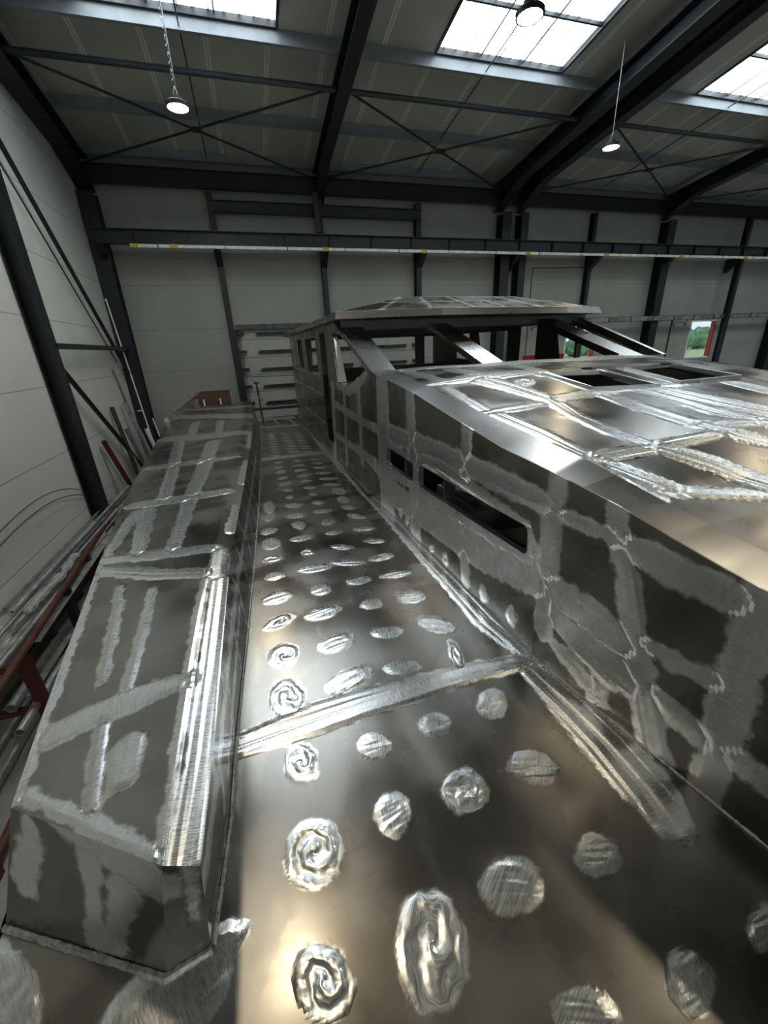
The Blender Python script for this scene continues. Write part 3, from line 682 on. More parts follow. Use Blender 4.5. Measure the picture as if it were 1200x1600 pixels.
# ---- portal frames: column + rafter
def column(x, lab, w_=.22, d_=.30, top=3.58, name='steel_column', y=None, base=True):
    y = YB - d_ / 2 - .01 if y is None else y
    e = empty(name, (x, y, FL), lab, 'steel column', 'steel columns of the back wall')
    MB().ibeam((x, y, FL + .02), (x, y, top), w_, d_, .02, .014, (0, 1, 0)).build('shaft', M['steel'], e)
    MB().box((x - w_ / 2 - .04, y - d_ / 2 - .03, FL), (x + w_ / 2 + .04, y + d_ / 2, FL + .02)).build('base_plate', M['steel'], e); return e
def rafter(x, lab, w_=.24, h_=.34):
    e = empty('steel_rafter', (x, 12.7, roofz(12.7) - .6), lab, 'roof rafter', 'steel rafters under the roof')
    y0 = YB - .05; y1 = YR
    MB().ibeam((x, y0, roofz(y0) - .225 - h_ / 2), (x, y1, roofz(y1) - .225 - h_ / 2), w_, h_, .02, .014).build('beam', M['steel'], e)
    MB().ibeam((x, y1, roofz(y1) - .225 - h_ / 2), (x, YF + .05, roofz(YF) - .225 - h_ / 2), w_, h_, .02, .014).build('far_beam', M['steel'], e)
    # haunch: the wedge that deepens the rafter at the column
    zz = lambda y: roofz(y) - .225 - h_
    m = MB(); y2 = y0 - 1.1
    for t0, t1 in ((-.008, .008),):
        m.hexa([(x + t0, y0, zz(y0) - .30), (x + t1, y0, zz(y0) - .30), (x + t1, y2, zz(y2) - .005), (x + t0, y2, zz(y2) - .005)], [(x + t0, y0, zz(y0) + .02), (x + t1, y0, zz(y0) + .02), (x + t1, y2, zz(y2) + .02), (x + t0, y2, zz(y2) + .02)])
    m.hexa([(x - w_ / 2, y0, zz(y0) - .32), (x + w_ / 2, y0, zz(y0) - .32), (x + w_ / 2, y2, zz(y2) - .02), (x - w_ / 2, y2, zz(y2) - .02)], [(x - w_ / 2, y0, zz(y0) - .30), (x + w_ / 2, y0, zz(y0) - .30), (x + w_ / 2, y2, zz(y2)), (x - w_ / 2, y2, zz(y2))])
    m.build('haunch', M['steel'], e); return e
column(-3.05, 'wide dark steel column in the left corner of the hall', .34, .36)
column(-.42, 'slim dark steel post left of the garage door', .15  , .2, 3.72)
column(2.30, 'slim dark steel post above and behind the wheelhouse roof', .13  , .2, 3.72)
column(5.12, 'slim dark steel post right of the garage door', .16  , .2, 3.72)
column(7.90, 'left one of the twin dark steel columns right of the wheelhouse', .30, .36)
column(8.52, 'right one of the twin dark steel columns right of the wheelhouse', .24, .36)
column(11.25, 'slim dark steel post left of the second column at the windows', .13  , .2, 3.72)
column(14.3, 'dark steel column between the two windows', .32, .36)
column(17.55, 'slim dark steel post just above the right window', .13  , .2, 3.72, y=12.45)
column(20.9, 'dark steel column at the right edge of the picture', .36, .36)
column(27.0, 'dark steel column beyond the right edge of the picture', .36, .36)
rafter(-3.06, 'dark steel rafter against the left wall', .34)
rafter(2.34, 'dark steel rafter between the left and the middle skylight')
rafter(7.75, 'left one of the twin dark steel rafters', .30); rafter(8.50, 'right one of the twin dark steel rafters', .24)
rafter(14.2, 'dark steel rafter at the right, past the right skylight', .30); rafter(20.9, 'dark steel rafter far out at the right', .30); rafter(27.0, 'dark steel rafter beyond the right edge', .30)
# struts, cross braces and sag rods between the rafters
FR = [(-2.95, 2.22), (2.46, 7.62), (8.62, 14.05), (14.35, 20.75)]; bay = ['left', 'middle', 'right', 'far right']
for (a, b), nm in zip(FR, bay):
    y0, y1 = 9.62, 12.62; z0, z1 = roofz(y0) - .44, roofz(y1) - .50
    MB().rod((a, y0, z0), (b, y0, z0), .045, 10).build('strut_tube', M['steel'], None, label='thin dark steel tube across the roof of the %s bay' % nm, cat='steel tube', group='strut tubes between the rafters')
    e = empty('cross_brace', ((a + b) / 2, (y0 + y1) / 2, (z0 + z1) / 2 - .03), 'dark steel rods crossed in an X under the roof of the %s bay' % nm, 'cross brace', 'roof cross braces')
    MB().rod((a, y0, z0), (b, y1, z1), .022).build('brace_rod', M['steel'], e); MB().rod((b, y0, z0 + .03), (a, y1, z1 + .03), .022).build('brace_rod', M['steel'], e)
    c = ((a + b) / 2, (y0 + y1) / 2, (z0 + z1) / 2); MB().box((c[0] - .09, c[1] - .09, c[2] - .01), (c[0] + .09, c[1] + .09, c[2] + .03)).build('gusset_plate', M['steel'], e)
    x = (a + b) / 2 + .05
    MB().rod((x, 4.9, roofz(4.9) - .14), (x, 12.8, roofz(12.8) - .14), .012, 6).build('sag_rod', M['steel'], None, label='thin sag rod down the slope in the middle of the %s bay' % nm, cat='steel rod', group='sag rods through the purlins')
# ---- crane runway with its conductor rail
e = empty('crane_runway_beam', (8, 12.3, 2.46), 'long dark steel crane runway beam across the back wall', 'crane beam')
MB().ibeam((-3.0, 12.32, 2.64), (30, 12.32, 2.64), .16, .30, .018, .012).build('girder', M['steel'], e)
for i in range(28): MB().box((-2.2 + 1.15 * i, 12.245, 2.51), (-2.19 + 1.15 * i, 12.31, 2.77)).build('stiffener', M['steel'], e)
for x in (-2.98, -.42, 2.3, 5.12, 8.2, 11.25, 14.3, 17.55, 20.9): MB().hexa([(x - .08, 12.4, 2.38), (x + .08, 12.4, 2.38), (x + .08, 12.9, 2.05), (x - .08, 12.9, 2.05)], [(x - .08, 12.24, 2.485), (x + .08, 12.24, 2.485), (x + .08, 12.9, 2.485), (x - .08, 12.9, 2.485)]).build('bracket', M['steel'], e)
e = empty('conductor_rail', (8, 12.2, 2.40), 'thin white conductor rail with yellow clips hanging under the crane beam', 'conductor rail')
MB().box((-2.16, 12.17, 2.405), (30, 12.22, 2.468)).build('rail', M['white'], e)
for x in (-2.2, -1.35, 2.28, 5.05, 8.4, 11.3, 14.4, 17.4, 20.4): MB().box((x - .1, 12.155, 2.395), (x + .07, 12.235, 2.475)).build('clip', M['yellow'], e)
for i in range(19): MB().box((-1.72 + 1.5 * i, 12.165, 2.40), (-1.70 + 1.5 * i, 12.23, 2.52)).build('hanger', M['steel'], e)

# ---- garage door
m = MB().box((DOOR[0], 12.9, FL), (DOOR[1], 12.985, DOOR[2])); dr = struct(m, 'door_1', M['doorp'])
for i in range(9):
    MB().box((DOOR[0], 12.894, .36 - .47 * i), (DOOR[1], 12.899, .372 - .47 * i)).build('panel_joint', M['barsd'], dr)
for i in range(9):
    z = .47 - .47 * i
    for x0, x1 in ((.26, 2.95), (3.25, 4.7)):
        MB().hexa([(x0 - .06, 12.84, z), (x1, 12.84, z), (x1, 12.9, z), (x0 - .06, 12.9, z)], [(x0, 12.82, z + .075), (x1, 12.82, z + .075), (x1, 12.9, z + .075), (x0, 12.9, z + .075)]).build('stiffening_strut', M['barsd'], dr)
    MB().box((DOOR[0] - .12, 12.80, z + .02), (DOOR[0] + .1, 12.9, z + .09)).build('roller_hinge', M['steel'], dr); MB().box((DOOR[1] - .1, 12.80, z + .02), (DOOR[1] + .12, 12.9, z + .09)).build('roller_hinge', M['steel'], dr)
MB().box((DOOR[0] - .1, 12.78, DOOR[2] - .02), (DOOR[1] + .1, 12.9, DOOR[2] + .11)).build('top_seal_rail', M['barsd'], dr)
MB().box((DOOR[0] - .16, 12.80, FL), (DOOR[0] - .1, 12.9, DOOR[2])).build('guide_rail', M['steel'], dr); MB().box((DOOR[1] + .1, 12.80, FL), (DOOR[1] + .16, 12.9, DOOR[2])).build('guide_rail', M['steel'], dr)

# ---- windows
for i, (a, b, c, d) in enumerate(WIN):
    m = MB(); t = .05
    m.box((a, YB - .01, c), (a + t, YB + .13, d)); m.box((a + t, YB - .01, d - t), (b, YB + .13, d)); m.box((a + t, YB - .01, c), (b, YB + .13, c + t))
    f = struct(m, 'window_%d' % (i + 1), M['white'])
    MB().box((b - .065, YB - .02, c + t), (b, YB + .13, d - t)).build('right_jamb', M['red'], f); MB().box((a + t, YB + .06, c + t), (b - .065, YB + .07, d - t)).build('pane', M['glass'], f)
# ---- cable trunking, pipes and wires on the back wall
e = empty('cable_trunking', (15.5, 12.6, .50), 'pale grey cable trunking in short lengths along the back wall above the windows', 'cable trunking')
x = 9.2
while x < 24:
    MB().box((x, 12.52, .50), (x + .92, 12.60, .64)).build('trunking_cover', M['galv'], e); x += .98
MB().box((9.2, 12.60, .49), (24, 12.64, .65)).build('backing_rail', M['steel'], e)
MB().tube_path([(8.9, 12.62, -1.0), (8.9, 12.62, 2.12), (11.15, 12.62, 2.16)], .016).build('wall_pipe', M['steel'], None, label='thin dark pipe bent right beside the twin columns', cat='pipe')
MB().tube_path([(15.1, 12.62, .48), (15.1, 12.62, -1.2)], .03).build('drop_conduit', M['steel'], None, label='dark conduit dropping from the trunking left of the right window', cat='conduit')
pts = [(15.35 + .28 * math.sin(a), 12.5, .42 - .26 * (1 - math.cos(a)) * .6) for a in np.linspace(-1.5, 1.5, 12)]
MB().tube_path([(15.0, 12.5, .5)] + pts + [(15.7, 12.5, .5)], .014).build('wire_loop', M['black'], None, label='black wire loop hanging under the trunking left of the right window', cat='wire')
pts = [(9.15 + .2 * math.sin(a), 12.5, .42 - .2 * (1 - math.cos(a)) * .6) for a in np.linspace(-1.5, 1.5, 12)]
MB().tube_path([(8.95, 12.5, .55)] + pts + [(9.35, 12.5, .55)], .014).build('wire_loop', M['black'], None, label='black wire loop seen through the wheelhouse windscreen', cat='wire')
MB().box((2.12, 12.55, 2.9), (2.24, 12.62, 3.75)).build('steel_stub', M['brown'], None, label='short brown steel stub on the slim post above the crane beam', cat='steel stub')

# ---- lamps
def lamp(x, y, z, r, lab, mode):
    e = empty('high_bay_lamp', (x, y, z), lab, 'ceiling lamp', 'round high-bay lamps')
    MB().lathe((x, y, z), [(r * .86, .004), (r * .88, -.010), (r, -.006), (r, .035), (r * .9, .05), (r * .55, .06), (r * .5, .12), (.0, .125)]).build('housing', M['black'], e)
    MB().lathe((x, y, z), [(r * .86, .002), (r * .5, -.004), (0, -.005)]).build('lens', M['lens'], e)
    MB().tube_path([(x - .04, y, z + .12), (x, y, z + .22), (x + .04, y, z + .12)], .008).build('hook', M['galv'], e)
    zt = roofz(y) - .01; k = MB()
    if mode == 'chain':
        n = int((zt - z - .2) / .09); 
        for i in range(n):
            z0 = z + .2 + (zt - z - .2) * i / n; z1 = z + .2 + (zt - z - .2) * (i + 1) / n
            a = .018 if i % 2 else 0; b = 0 if i % 2 else .018
            k.tube_path([(x - a, y - b, z0), (x + a, y + b, (z0 + z1) / 2), (x - a, y - b, z1)], .006, 5)
        k.rod((x + .02, y, z + .1), (x + .02, y, zt), .006, 5)
        k.build('chain', M['galv'], e)
    else:
        k.rod((x, y, z + .2), (x, y, zt), .008, 6); k.build('cable', M['galv'], e)
lamp(-.484, 8.21, 3.383, .165, 'round glowing lamp on a chain left of the first rafter', 'chain')
lamp(3.698, 5.705, 3.51, .165, 'round lamp with a dark rim in front of the middle skylight', 'chain')
lamp(7.3, 8.16, 3.42, .165, 'round glowing lamp on a cable beside the twin rafters', 'cable')
lamp(-.62, 2.68, 3.38, .165, 'round lamp high above the bulwark, out of the picture', 'chain')
lamp(4.3, 1.2, 3.45, .165, 'round lamp high above the foredeck, out of the picture', 'chain')
lamp(9.0, 3.0, 3.45, .165, 'round lamp to the right above the starboard side', 'cable')
lamp(13.5, 7.0, 3.45, .165, 'round lamp far right beyond the right rafter', 'cable')
lamp(0.5, -5.0, 3.45, .165, 'round lamp behind the camera on the left', 'cable'); lamp(7.0, -5.5, 3.45, .165, 'round lamp behind the camera on the right', 'cable')

# ---- left wall steelwork
e = empty('gable_post', (-3.12, 8.25, FL), 'dark steel post standing against the left wall', 'steel post')
MB().ibeam((-3.13, 8.28, FL + .02), (-3.13, 8.28, roofz(8.28) - .26), .30, .22, .02, .014, (1, 0, 0)).build('shaft', M['steel'], e)
MB().box((-3.24, 8.08, FL), (-3.0, 8.48, FL + .02)).build('base_plate', M['steel'], e)
MB().bar((-3.04, 8.4, .25), (-3.04, 12.62, .25), .09, .09).build('wall_strut', M['steel'], None, label='horizontal dark steel tube on the left wall between the post and the corner column', cat='steel tube')
MB().rod((-3.10, 8.4, .0), (-3.10, 12.6, -3.5), .045, 10).build('diagonal_brace', M['steel'], None, label='dark diagonal tube on the left wall sloping from the post down to the corner', cat='diagonal brace')
MB().rod((-3.12, 8.3, 3.75), (-3.12, 12.6, -.35), .04, 10).build('diagonal_brace', M['steel'], None, label='dark diagonal tube high on the left wall, under the roof', cat='diagonal brace')
MB().rod((-3.17, 8.3, 3.35), (-3.17, 12.0, -.05), .012, 6).build('brace_shadow_rod', M['steel'], None, label='thin dark rod standing in for the shadow of the high diagonal tube', cat='cable')  # thin rod in place of the shadow the tube casts on the wall

# ------------------------------------------------------------------ the boat
bo = empty('motor_yacht', (1.4, 5.0, FL), 'bare aluminium motor yacht hull under construction filling the hall', 'boat')
DZ = -1.6
R3 = np.array(ROOF_ROWS); B3 = np.array(BULWARK_ROWS)
def mirror(p):
    n = np.array([1, .038]) / math.hypot(1, .038); d = (np.array(p[:2]) - np.array([3.09, 0])) @ n; q = np.array(p[:2]) - 2 * d * n
    return (q[0], q[1], p[2])
def ipl(t, v): t = sorted(t); return float(np.interp(v, [a for a, _ in t], [b for _, b in t]))
HBX = [(-1.6, 1.76), (.43, 1.41), (1.445, 1.232), (4.12, 1.127), (10.2, .895), (11.3, .853)]
# side deck: outer edge to the foot of the deckhouse
OUT = [(-3.5, .5), (-1.6, -.35), (0, -.78), (.9, -.985)] + [(float(r[0][1]), float(r[0][0])) for r in B3] + [(11.3, -2.17)]
ys = [-1.6, -.8, -.2, .2, .5, .75, .9, 1.0, 1.2, 1.45, 1.8, 2.2, 2.6, 3, 3.5, 4.12, 5, 6, 7, 8, 9, 10.2, 11.3]
IBX = [(float(r[4][1]), float(r[4][0])) for r in B3]
G = []
for y in ys:
    xo = ipl(OUT, y); xi = ipl(HBX, y); xm = ipl(IBX, y) - .04 if y > .75 else xo + (xi - xo) * .35
    G.append([(xo, y, DZ), (xm, y, DZ), (xi + .004, y, DZ)])
plate('side_deck', G, .013, M['plate'], bo, MARKS['deck'], (0, 1), thick=0, res_fn=lambda a, b: .013 if a[0][1] < 3 else (.02 if a[0][1] < 5 else .03))
# starboard side deck and fore deck
G2 = [[mirror(p) for p in row[::-1]] for row in G]
plate('starboard_side_deck', G2, .25, M['plate'], bo)
plate('fore_deck', [[(.5, -3.5, DZ), (3.2, -3.5, DZ), mirror((.5, -3.5, DZ))], [(-.35, -1.6, DZ), (3.15, -1.6, DZ), mirror((-.35, -1.6, DZ))]], .3, M['plate'], bo)
# hull shell, port and starboard, down to a flat keel
Gh = []
for y in [-3.5, -1.6, 0, .9, 2, 4, 7, 9, 11.3]:
    xo = ipl(OUT, y); Gh.append([(xo, y, DZ - .006), (xo + .12, y, -2.5), (xo + .9, y, -3.25), (3.09 - .038 * y - .05, y, FL + .01)])
plate('hull_plating', Gh, .3, M['plate_side'], bo); plate('hull_plating', [[mirror(p) for p in r[::-1]] for r in Gh], .3, M['plate_side'], bo)
m = MB(); yb = 11.3; cx = ipl(OUT, yb); q = mirror((cx, yb, DZ)); q2 = mirror((cx + .12, yb, -2.5)); q3 = mirror((cx + .9, yb, -3.25))
m.add([(cx, yb, DZ - .006), (cx + .12, yb, -2.5), (cx + .9, yb, -3.25), (2.66, yb, FL + .01), q3, q2, q], [(0, 1, 2, 3, 4, 5, 6)]); m.build('transom', M['plate_side'], bo)

# bulwark: a hollow box along the outer deck edge
bw = plate('bulwark', B3[:, 0:2], .05, M['plate_side'], bo)
plate('bulwark_top', B3[:, 1:4], .014, M['plate'], bo, MARKS['btop'], (0, 1), res_fn=lambda a, b: .014 if a[0][1] < 3 else .022)
inner_marks = {'strips': [[(y, -1.6 + .01, .02), (y + .1, -1.4, .02), (y + .02, -1.21, .02)] for y in np.arange(1.0, 9.5, .42)] + [[(.75, -1.3, .05), (3, -1.36, .03), (6, -1.4, .04)], [(1.2, -1.5, .03), (2.3, -1.42, .02)]], 'spots': []}
plate('bulwark_inner_face', B3[:, 3:5], .03, M['plate_side'], bo, inner_marks, (1, 2))
f0 = B3[0]; cb = np.array([-.484, .727, DZ])
plate('bulwark_front_face', [[f0[0], cb], [f0[1], f0[2]]], .014, M['plate_side'], bo, MARKS['front'], (0, 2))
plate('bulwark_front_face', [[cb, f0[4]], [f0[2], f0[3]]], .014, M['plate_side'], bo, MARKS['front'], (0, 2))
fe = B3[-1]; MB().add([tuple(p) for p in fe], [(0, 1, 2, 3, 4)]).build('bulwark_end_plate', M['plate_side'], bo)
m = MB(); m.hexa([(-1.80, 8.9, -1.18), (-1.72, 8.9, -1.18), (-1.36, 11.0, -1.10), (-1.50, 11.0, -1.10)], [(-1.82, 8.9, -1.115), (-1.735, 8.9, -1.085), (-1.33, 11.0, -.81), (-1.49, 11.0, -.80)]); m.build('upstand_plate', M['ground'], bo)
lumpy_bead('weld_bead', [tuple(f0[0] + np.array([0, -.006, .004])), (cb[0], cb[1] - .006, DZ + .004), tuple(f0[4] + np.array([.004, -.006, .004]))], .011, bo)
lumpy_bead('weld_bead', [tuple(p) for p in (B3[:, 4] + np.array([.006, 0, .004]))], .007, bo)

H1 = [(2.338, 2.466), (2.336, 3.0), (2.806, 2.92), (2.847, 2.41)]; H2 = [(3.133, 2.44), (3.161, 2.964), (3.681, 3.0), (3.766, 2.467)]
# cabin sides (port carries the ground pattern and the two long windows)
def sidegrid():
    g = []
    for r, y in zip(R3, R3[:, 0, 1]):
        x, z = r[0][0], r[0][2]; g.append([(x, y, DZ), (x, y, -1.0 if z > -.9 else (DZ + z) / 2), (x, y, z)])
    return g
def rr(px, rad=.03):
    """rounded version of a convex quad given as (y, z) corners"""
    P = [np.array(p, float) for p in px]; out = []
    for i, p in enumerate(P):
        a = P[i - 1] - p; b = P[(i + 1) % len(P)] - p; a /= np.linalg.norm(a); b /= np.linalg.norm(b)
        out += [p + a * rad, p + (a + b) * rad * .29, p + b * rad]
    return out
WINDOWS = [[(2.943, -0.887), (1.584, -0.88), (1.571, -1.037), (2.959, -1.072)], [(3.725, -0.894), (3.074, -0.909), (3.08, -1.074), (3.747, -1.08)]]
SG = sidegrid()
cs = plate('cabin_side', SG, .015, M['plate_side'], bo, MARKS['side'], (1, 2), [rr(w_) for w_ in WINDOWS], thick=-.008)
plate('cabin_side', [[mirror(p) for p in r[::-1]] for r in SG], .2, M['plate_side'], bo)
plate('cabin_shade_sheet', [[(p[0] + .03, p[1], p[2] - .02) for p in r[1:]] for r in R3], .3, M['cabin_shade'], bo, None, (0, 1), [H1, H2])  # dark sheet below the roof, stands in for shade inside the cabin
plate('cabin_shade_sheet', [[(mirror(p)[0] - .03, mirror(p)[1], p[2] - .02) for p in r[1:][::-1]] for r in R3], .3, M['cabin_shade'], bo, None, (0, 1), [H1, H2])
for w_ in WINDOWS:                                     # the inward flange of each opening
    P = rr(w_); m = MB(); n = len(P); X = lambda y: ipl(HBX, y)
    m.add([(X(p[0]) - .001, p[0], p[1]) for p in P] + [(X(p[0]) + .035, p[0], p[1]) for p in P], [(i, (i + 1) % n, n + (i + 1) % n, n + i) for i in range(n)])
    m.build('window_flange', M['ground'], cs)
lumpy_bead('weld_bead', [(ipl(HBX, y) - .004, y, DZ + .004) for y in ys if -1.6 <= y <= 10.2], .009, bo)
# rounded edge strip between cabin side and roof, and the roof itself
plate('edge_strip', R3[7:, 0:2], .02, M['ground'], bo); plate('edge_strip', R3[:8, 0:2], .02, M['half'], bo)
RF = [list(r[1:]) + [mirror(p) for p in r[1:-1][::-1]] for r in R3]
cr = plate('cabin_roof', RF, .018, M['plate'], bo, MARKS['roof'], (0, 1), [H1, H2], thick=.01)
plate('starboard_edge_strip', [[mirror(p) for p in r[0:2][::-1]] for r in R3], .1, M['ground'], bo)
def rz(x, y):
    ysr = R3[:, 0, 1]; return float(np.interp(y, ysr, R3[:, 4, 2]))
for H in (H1, H2):
    m = MB(); c = np.mean(H, 0); n = 4
    for k in range(4):
        a = np.array(H[k]); b = np.array(H[(k + 1) % 4]); ao = a + (a - c) / np.linalg.norm(a - c) * .035; bo_ = b + (b - c) / np.linalg.norm(b - c) * .035
        za, zb = rz(*a), rz(*b)
        m.hexa([(a[0], a[1], za - .03), (b[0], b[1], zb - .03), (bo_[0], bo_[1], zb - .03), (ao[0], ao[1], za - .03)], [(a[0], a[1], za + .004), (b[0], b[1], zb + .004), (bo_[0], bo_[1], zb + .002), (ao[0], ao[1], za + .002)])
    hc = m.build('hatch_coaming', M['ground'], cr)
    MB().box((H[1][0] + .35, H[1][1] - .05, rz(*H[1]) + .002), (H[1][0] + .42, H[1][1] + .0, rz(*H[1]) + .018)).build('hinge_lug', M['black'], hc)
# cabin inside: sole, frames and tank tops, seen through the windows
MB().box((1.35, -1.5, -2.25), (4.6, 4.1, -2.23)).build('cabin_sole', M['cabin_shade'], bo)
for y0, y1, z in ((.9, 1.75, -1.45), (1.8, 2.6, -1.40), (2.7, 3.6, -1.3)):
    t = MB().hexa([(1.55, y0, -2.23), (2.6, y0, -2.23), (2.6, y1, -2.23), (1.55, y1, -2.23)], [(1.6, y0 + .05, z), (2.5, y0 + .05, z), (2.5, y1 - .05, z), (1.6, y1 - .05, z)]).build('tank_top', M['bars'], bo)
    MB().box((1.62, y0 + .1, z), (1.68, y1 - .1, z + .03)).build('tank_rib', M['half'], t); MB().box((1.62, (y0 + y1) / 2 - .02, z), (2.45, (y0 + y1) / 2 + .02, z + .03)).build('tank_rib', M['half'], t)
for y in (.35, 1.02, 2.55, 3.3, 3.9):
    x = ipl(HBX, y) + .012; zt = float(np.interp(y, R3[:, 0, 1], R3[:, 0, 2])) - .03
    m = MB().box((x, y - .006, -2.2), (x + .09, y + .006, zt)); m.build('cabin_frame', M['cabin_shade'], bo)
MB().box((1.2, 4.10, -2.24), (4.75, 4.118, -.62)).build('cabin_bulkhead', M['cabin_shade'], bo)

# wheelhouse sides
WS = [(4.12, -.219), (5.60, .33), (10.2, .33)]
def wsgrid():
    g = []
    for y in (4.12, 4.5, 5.0, 5.6, 6.5, 7.5, 8.5, 9.5, 10.2):
        x = ipl(HBX, y); g.append([(x, y, DZ), (x, y, -1.0), (x, y, ipl(WS, y))])
    return g
OPEN = [[(5.72, .2), (5.56, -.40), (5.07, -.425), (4.25, -.19), (5.30, .17)], [(6.62, .24), (6.20, .235), (6.19, -1.353), (6.64, -1.357)],
        [(8.96, .21), (8.40, .205), (8.37, -.32), (8.93, -.292)], [(8.02, .203), (7.0, .19), (6.94, -.35), (7.86, -.32)]]
grid_v = [[(y, -1.58, .008), (y, -.36, .008)] for y in (9.9, 9.0, 8.25, 7.6, 7.0, 6.72)]
wm = {'strips': MARKS['side']['strips'] + grid_v + [[(10.1, -.62, .015), (6.7, -.66, .018)], [(10.1, -1.08, .015), (6.7, -1.12, .018)], [(10.1, -.36, .01), (6.7, -.38, .012)]], 'spots': []}
WG = wsgrid(); ws = plate('wheelhouse_side', WG, .02, M['plate_side'], bo, wm, (1, 2), OPEN, thick=-.01)
WGm = [[mirror(p) for p in r[::-1]] for r in WG]
def mir_open(o): return [(mirror((ipl(HBX, y), y, z))[1], z) for y, z in o]
plate('wheelhouse_side', WGm, .06, M['inside'], bo, None, (1, 2), [mir_open(o) for o in OPEN])
for y0, y1 in ((6.98, 6.86), (8.32, 8.10), (9.06, 8.98), (6.15, 6.05)):       # deep window posts behind the openings
    xa = ipl(HBX, y0) + .012; MB().hexa([(xa, y1, -.36), (xa + .10, y1, -.36), (xa + .10, y0, -.36), (xa, y0, -.36)], [(xa + .02, y1, .25), (xa + .12, y1, .25), (xa + .12, y0, .25), (xa + .02, y0, .25)]).build('window_post', M['inside'], ws)
MB().hexa([(1.05, 5.56, -.40), (1.16, 5.5, -.40), (1.17, 5.62, -.40), (1.07, 5.68, -.40)], [(1.06, 5.76, .22), (1.12, 5.74, .22), (1.15, 5.86, .22), (1.08, 5.86, .22)]).build('quarter_window_post', M['ground'], ws)
MB().hexa([(1.08, 5.07, -.44), (1.25, 5.07, -.44), (1.25, 5.56, -.42), (1.08, 5.56, -.42)], [(1.08, 5.07, -.425), (1.25, 5.07, -.425), (1.25, 5.56, -.405), (1.08, 5.56, -.405)]).build('quarter_window_sill', M['ground'], ws)
MB().box((.885, 6.66, -.345), (1.03, 10.1, -.33)).build('sill_ledge', M['half'], ws)
# aft bulkhead with its openings
m = MB(); y0, y1 = 10.17, 10.2; X0, X1 = .90, mirror((.895, 10.2, 0))[0]
for a, b, c, d in ((X0, X1, -1.6, -.42), (X0, X1, .22, .33), (X0, 1.2, -.42, .22), (1.62, 2.0, -.42, .22), (3.96, 4.2, -.42, .22), (4.68, X1, -.42, .22)): m.box((a, y0, c), (b, y1, d))
m.build('aft_bulkhead', M['inside'], bo)
# windscreen: three slim pillars, the broad port pillar and the header
def pillar(x0, x1, xt0, xt1, name, mat, d=.07):
    zb, zt, yb_, yt = -.222, .30, 4.15, 5.55
    return MB().hexa([(x0, yb_, zb), (x1, yb_, zb), (x1, yb_ + d * 2.6, zb - .02), (x0, yb_ + d * 2.6, zb - .02)], [(xt0, yt, zt), (xt1, yt, zt), (xt1, yt + d * 2.6, zt), (xt0, yt + d * 2.6, zt)]).build(name, mat, bo)
pp = pillar(1.145, 1.40, 1.10, 1.40, 'port_pillar', M['ground'])
pillar(2.42, 2.69, 2.30, 2.58, 'windscreen_pillar', M['ground']); pillar(4.34, 4.63, 4.05, 4.36, 'windscreen_pillar', M['half'], .09)
pillar(4.92, 4.98, 4.80, 4.87, 'windscreen_pillar', M['half'], .12)
MB().hexa([(1.12, 5.42, .22), (4.9, 5.56, .22), (4.9, 5.66, .22), (1.12, 5.52, .22)], [(1.12, 5.42, .335), (4.9, 5.56, .335), (4.9, 5.66, .335), (1.12, 5.52, .335)]).build('header_beam', M['inside'], bo)
for y in (6.6, 7.8, 9.0): MB().box((1.1, y - .03, .25), (4.75, y + .03, .325)).build('roof_beam', M['inside'], bo)
MB().box((1.05, 4.3, -1.58), (4.8, 10.15, -1.56)).build('wheelhouse_sole', M['inside'], bo)
# wheelhouse roof: flat underside, narrow fascia, hipped top
LO = [(1.0, 5.13), (2.24, 4.86), (4.18, 5.03), (4.93, 5.25), (4.72, 10.85), (.80, 10.75)]
TOP = [(2.13, 6.15), (2.5, 6.12), (3.9, 6.2), (4.12, 6.25), (3.95, 10.2), (2.0, 10.2)]
m = MB(); n = 6
v0 = [(x, y, .33) for x, y in LO]; v1 = [(x, y, .41) for x, y in LO]; m.add(v0, [tuple(range(6))])
wr = m.build('roof_underside', M['inside'], bo)
fm = {'strips': [], 'spots': []}
for k, nm in ((5, 'port_fascia'), (0, 'front_fascia'), (1, 'front_fascia'), (2, 'front_fascia'), (3, 'starboard_fascia'), (4, 'aft_fascia')):
    a, b = LO[k], LO[(k + 1) % 6]
    fm['strips'] = [[(a[0] + (b[0] - a[0]) * t, .30, .006), (a[0] + (b[0] - a[0]) * t, .42, .006)] for t in np.linspace(0.05, .95, 10)] if k else []
    ax = (0, 2)
    if k == 5: fm['strips'] = [[(y, .30, .012), (y, .43, .012)] for y in np.linspace(5.2, 10.6, 11)]; ax = (1, 2)
    IN = lambda p: (p[0] + (.02 if p[0] < 2.9 else -.02), p[1] + (.045 if p[1] < 8 else -.045), .412)
    plate(nm, [[(a[0], a[1], .33), (b[0], b[1], .33)], [IN(a), IN(b)]], .02, M['plate_side' if k in (3, 4, 5) else 'ground'], wr, fm if k in (5,) else None, ax)
tm = {'strips': [[(x0, 5.0, .035), (x1, 6.3, .03)] for x0, x1 in ((1.5, 2.25), (2.15, 2.5), (2.75, 2.9), (3.2, 3.3), (3.75, 3.7), (4.3, 4.0), (4.8, 4.1))] + [[(1.0, 5.2, .03), (2.24, 4.92, .03), (4.18, 5.09, .03), (4.93, 5.3, .03)], [(1.6, 5.75, .025), (2.3, 5.55, .025), (3.9, 5.65, .025), (4.6, 5.8, .025)], [(1.95, 6.1, .03), (4.2, 6.2, .03)], [(1.0, 5.15, .03), (2.13, 6.12, .04)], [(.95, 6.5, .03), (2.1, 6.6, .03)], [(.95, 8, .03), (2.1, 8, .03)]], 'spots': []}
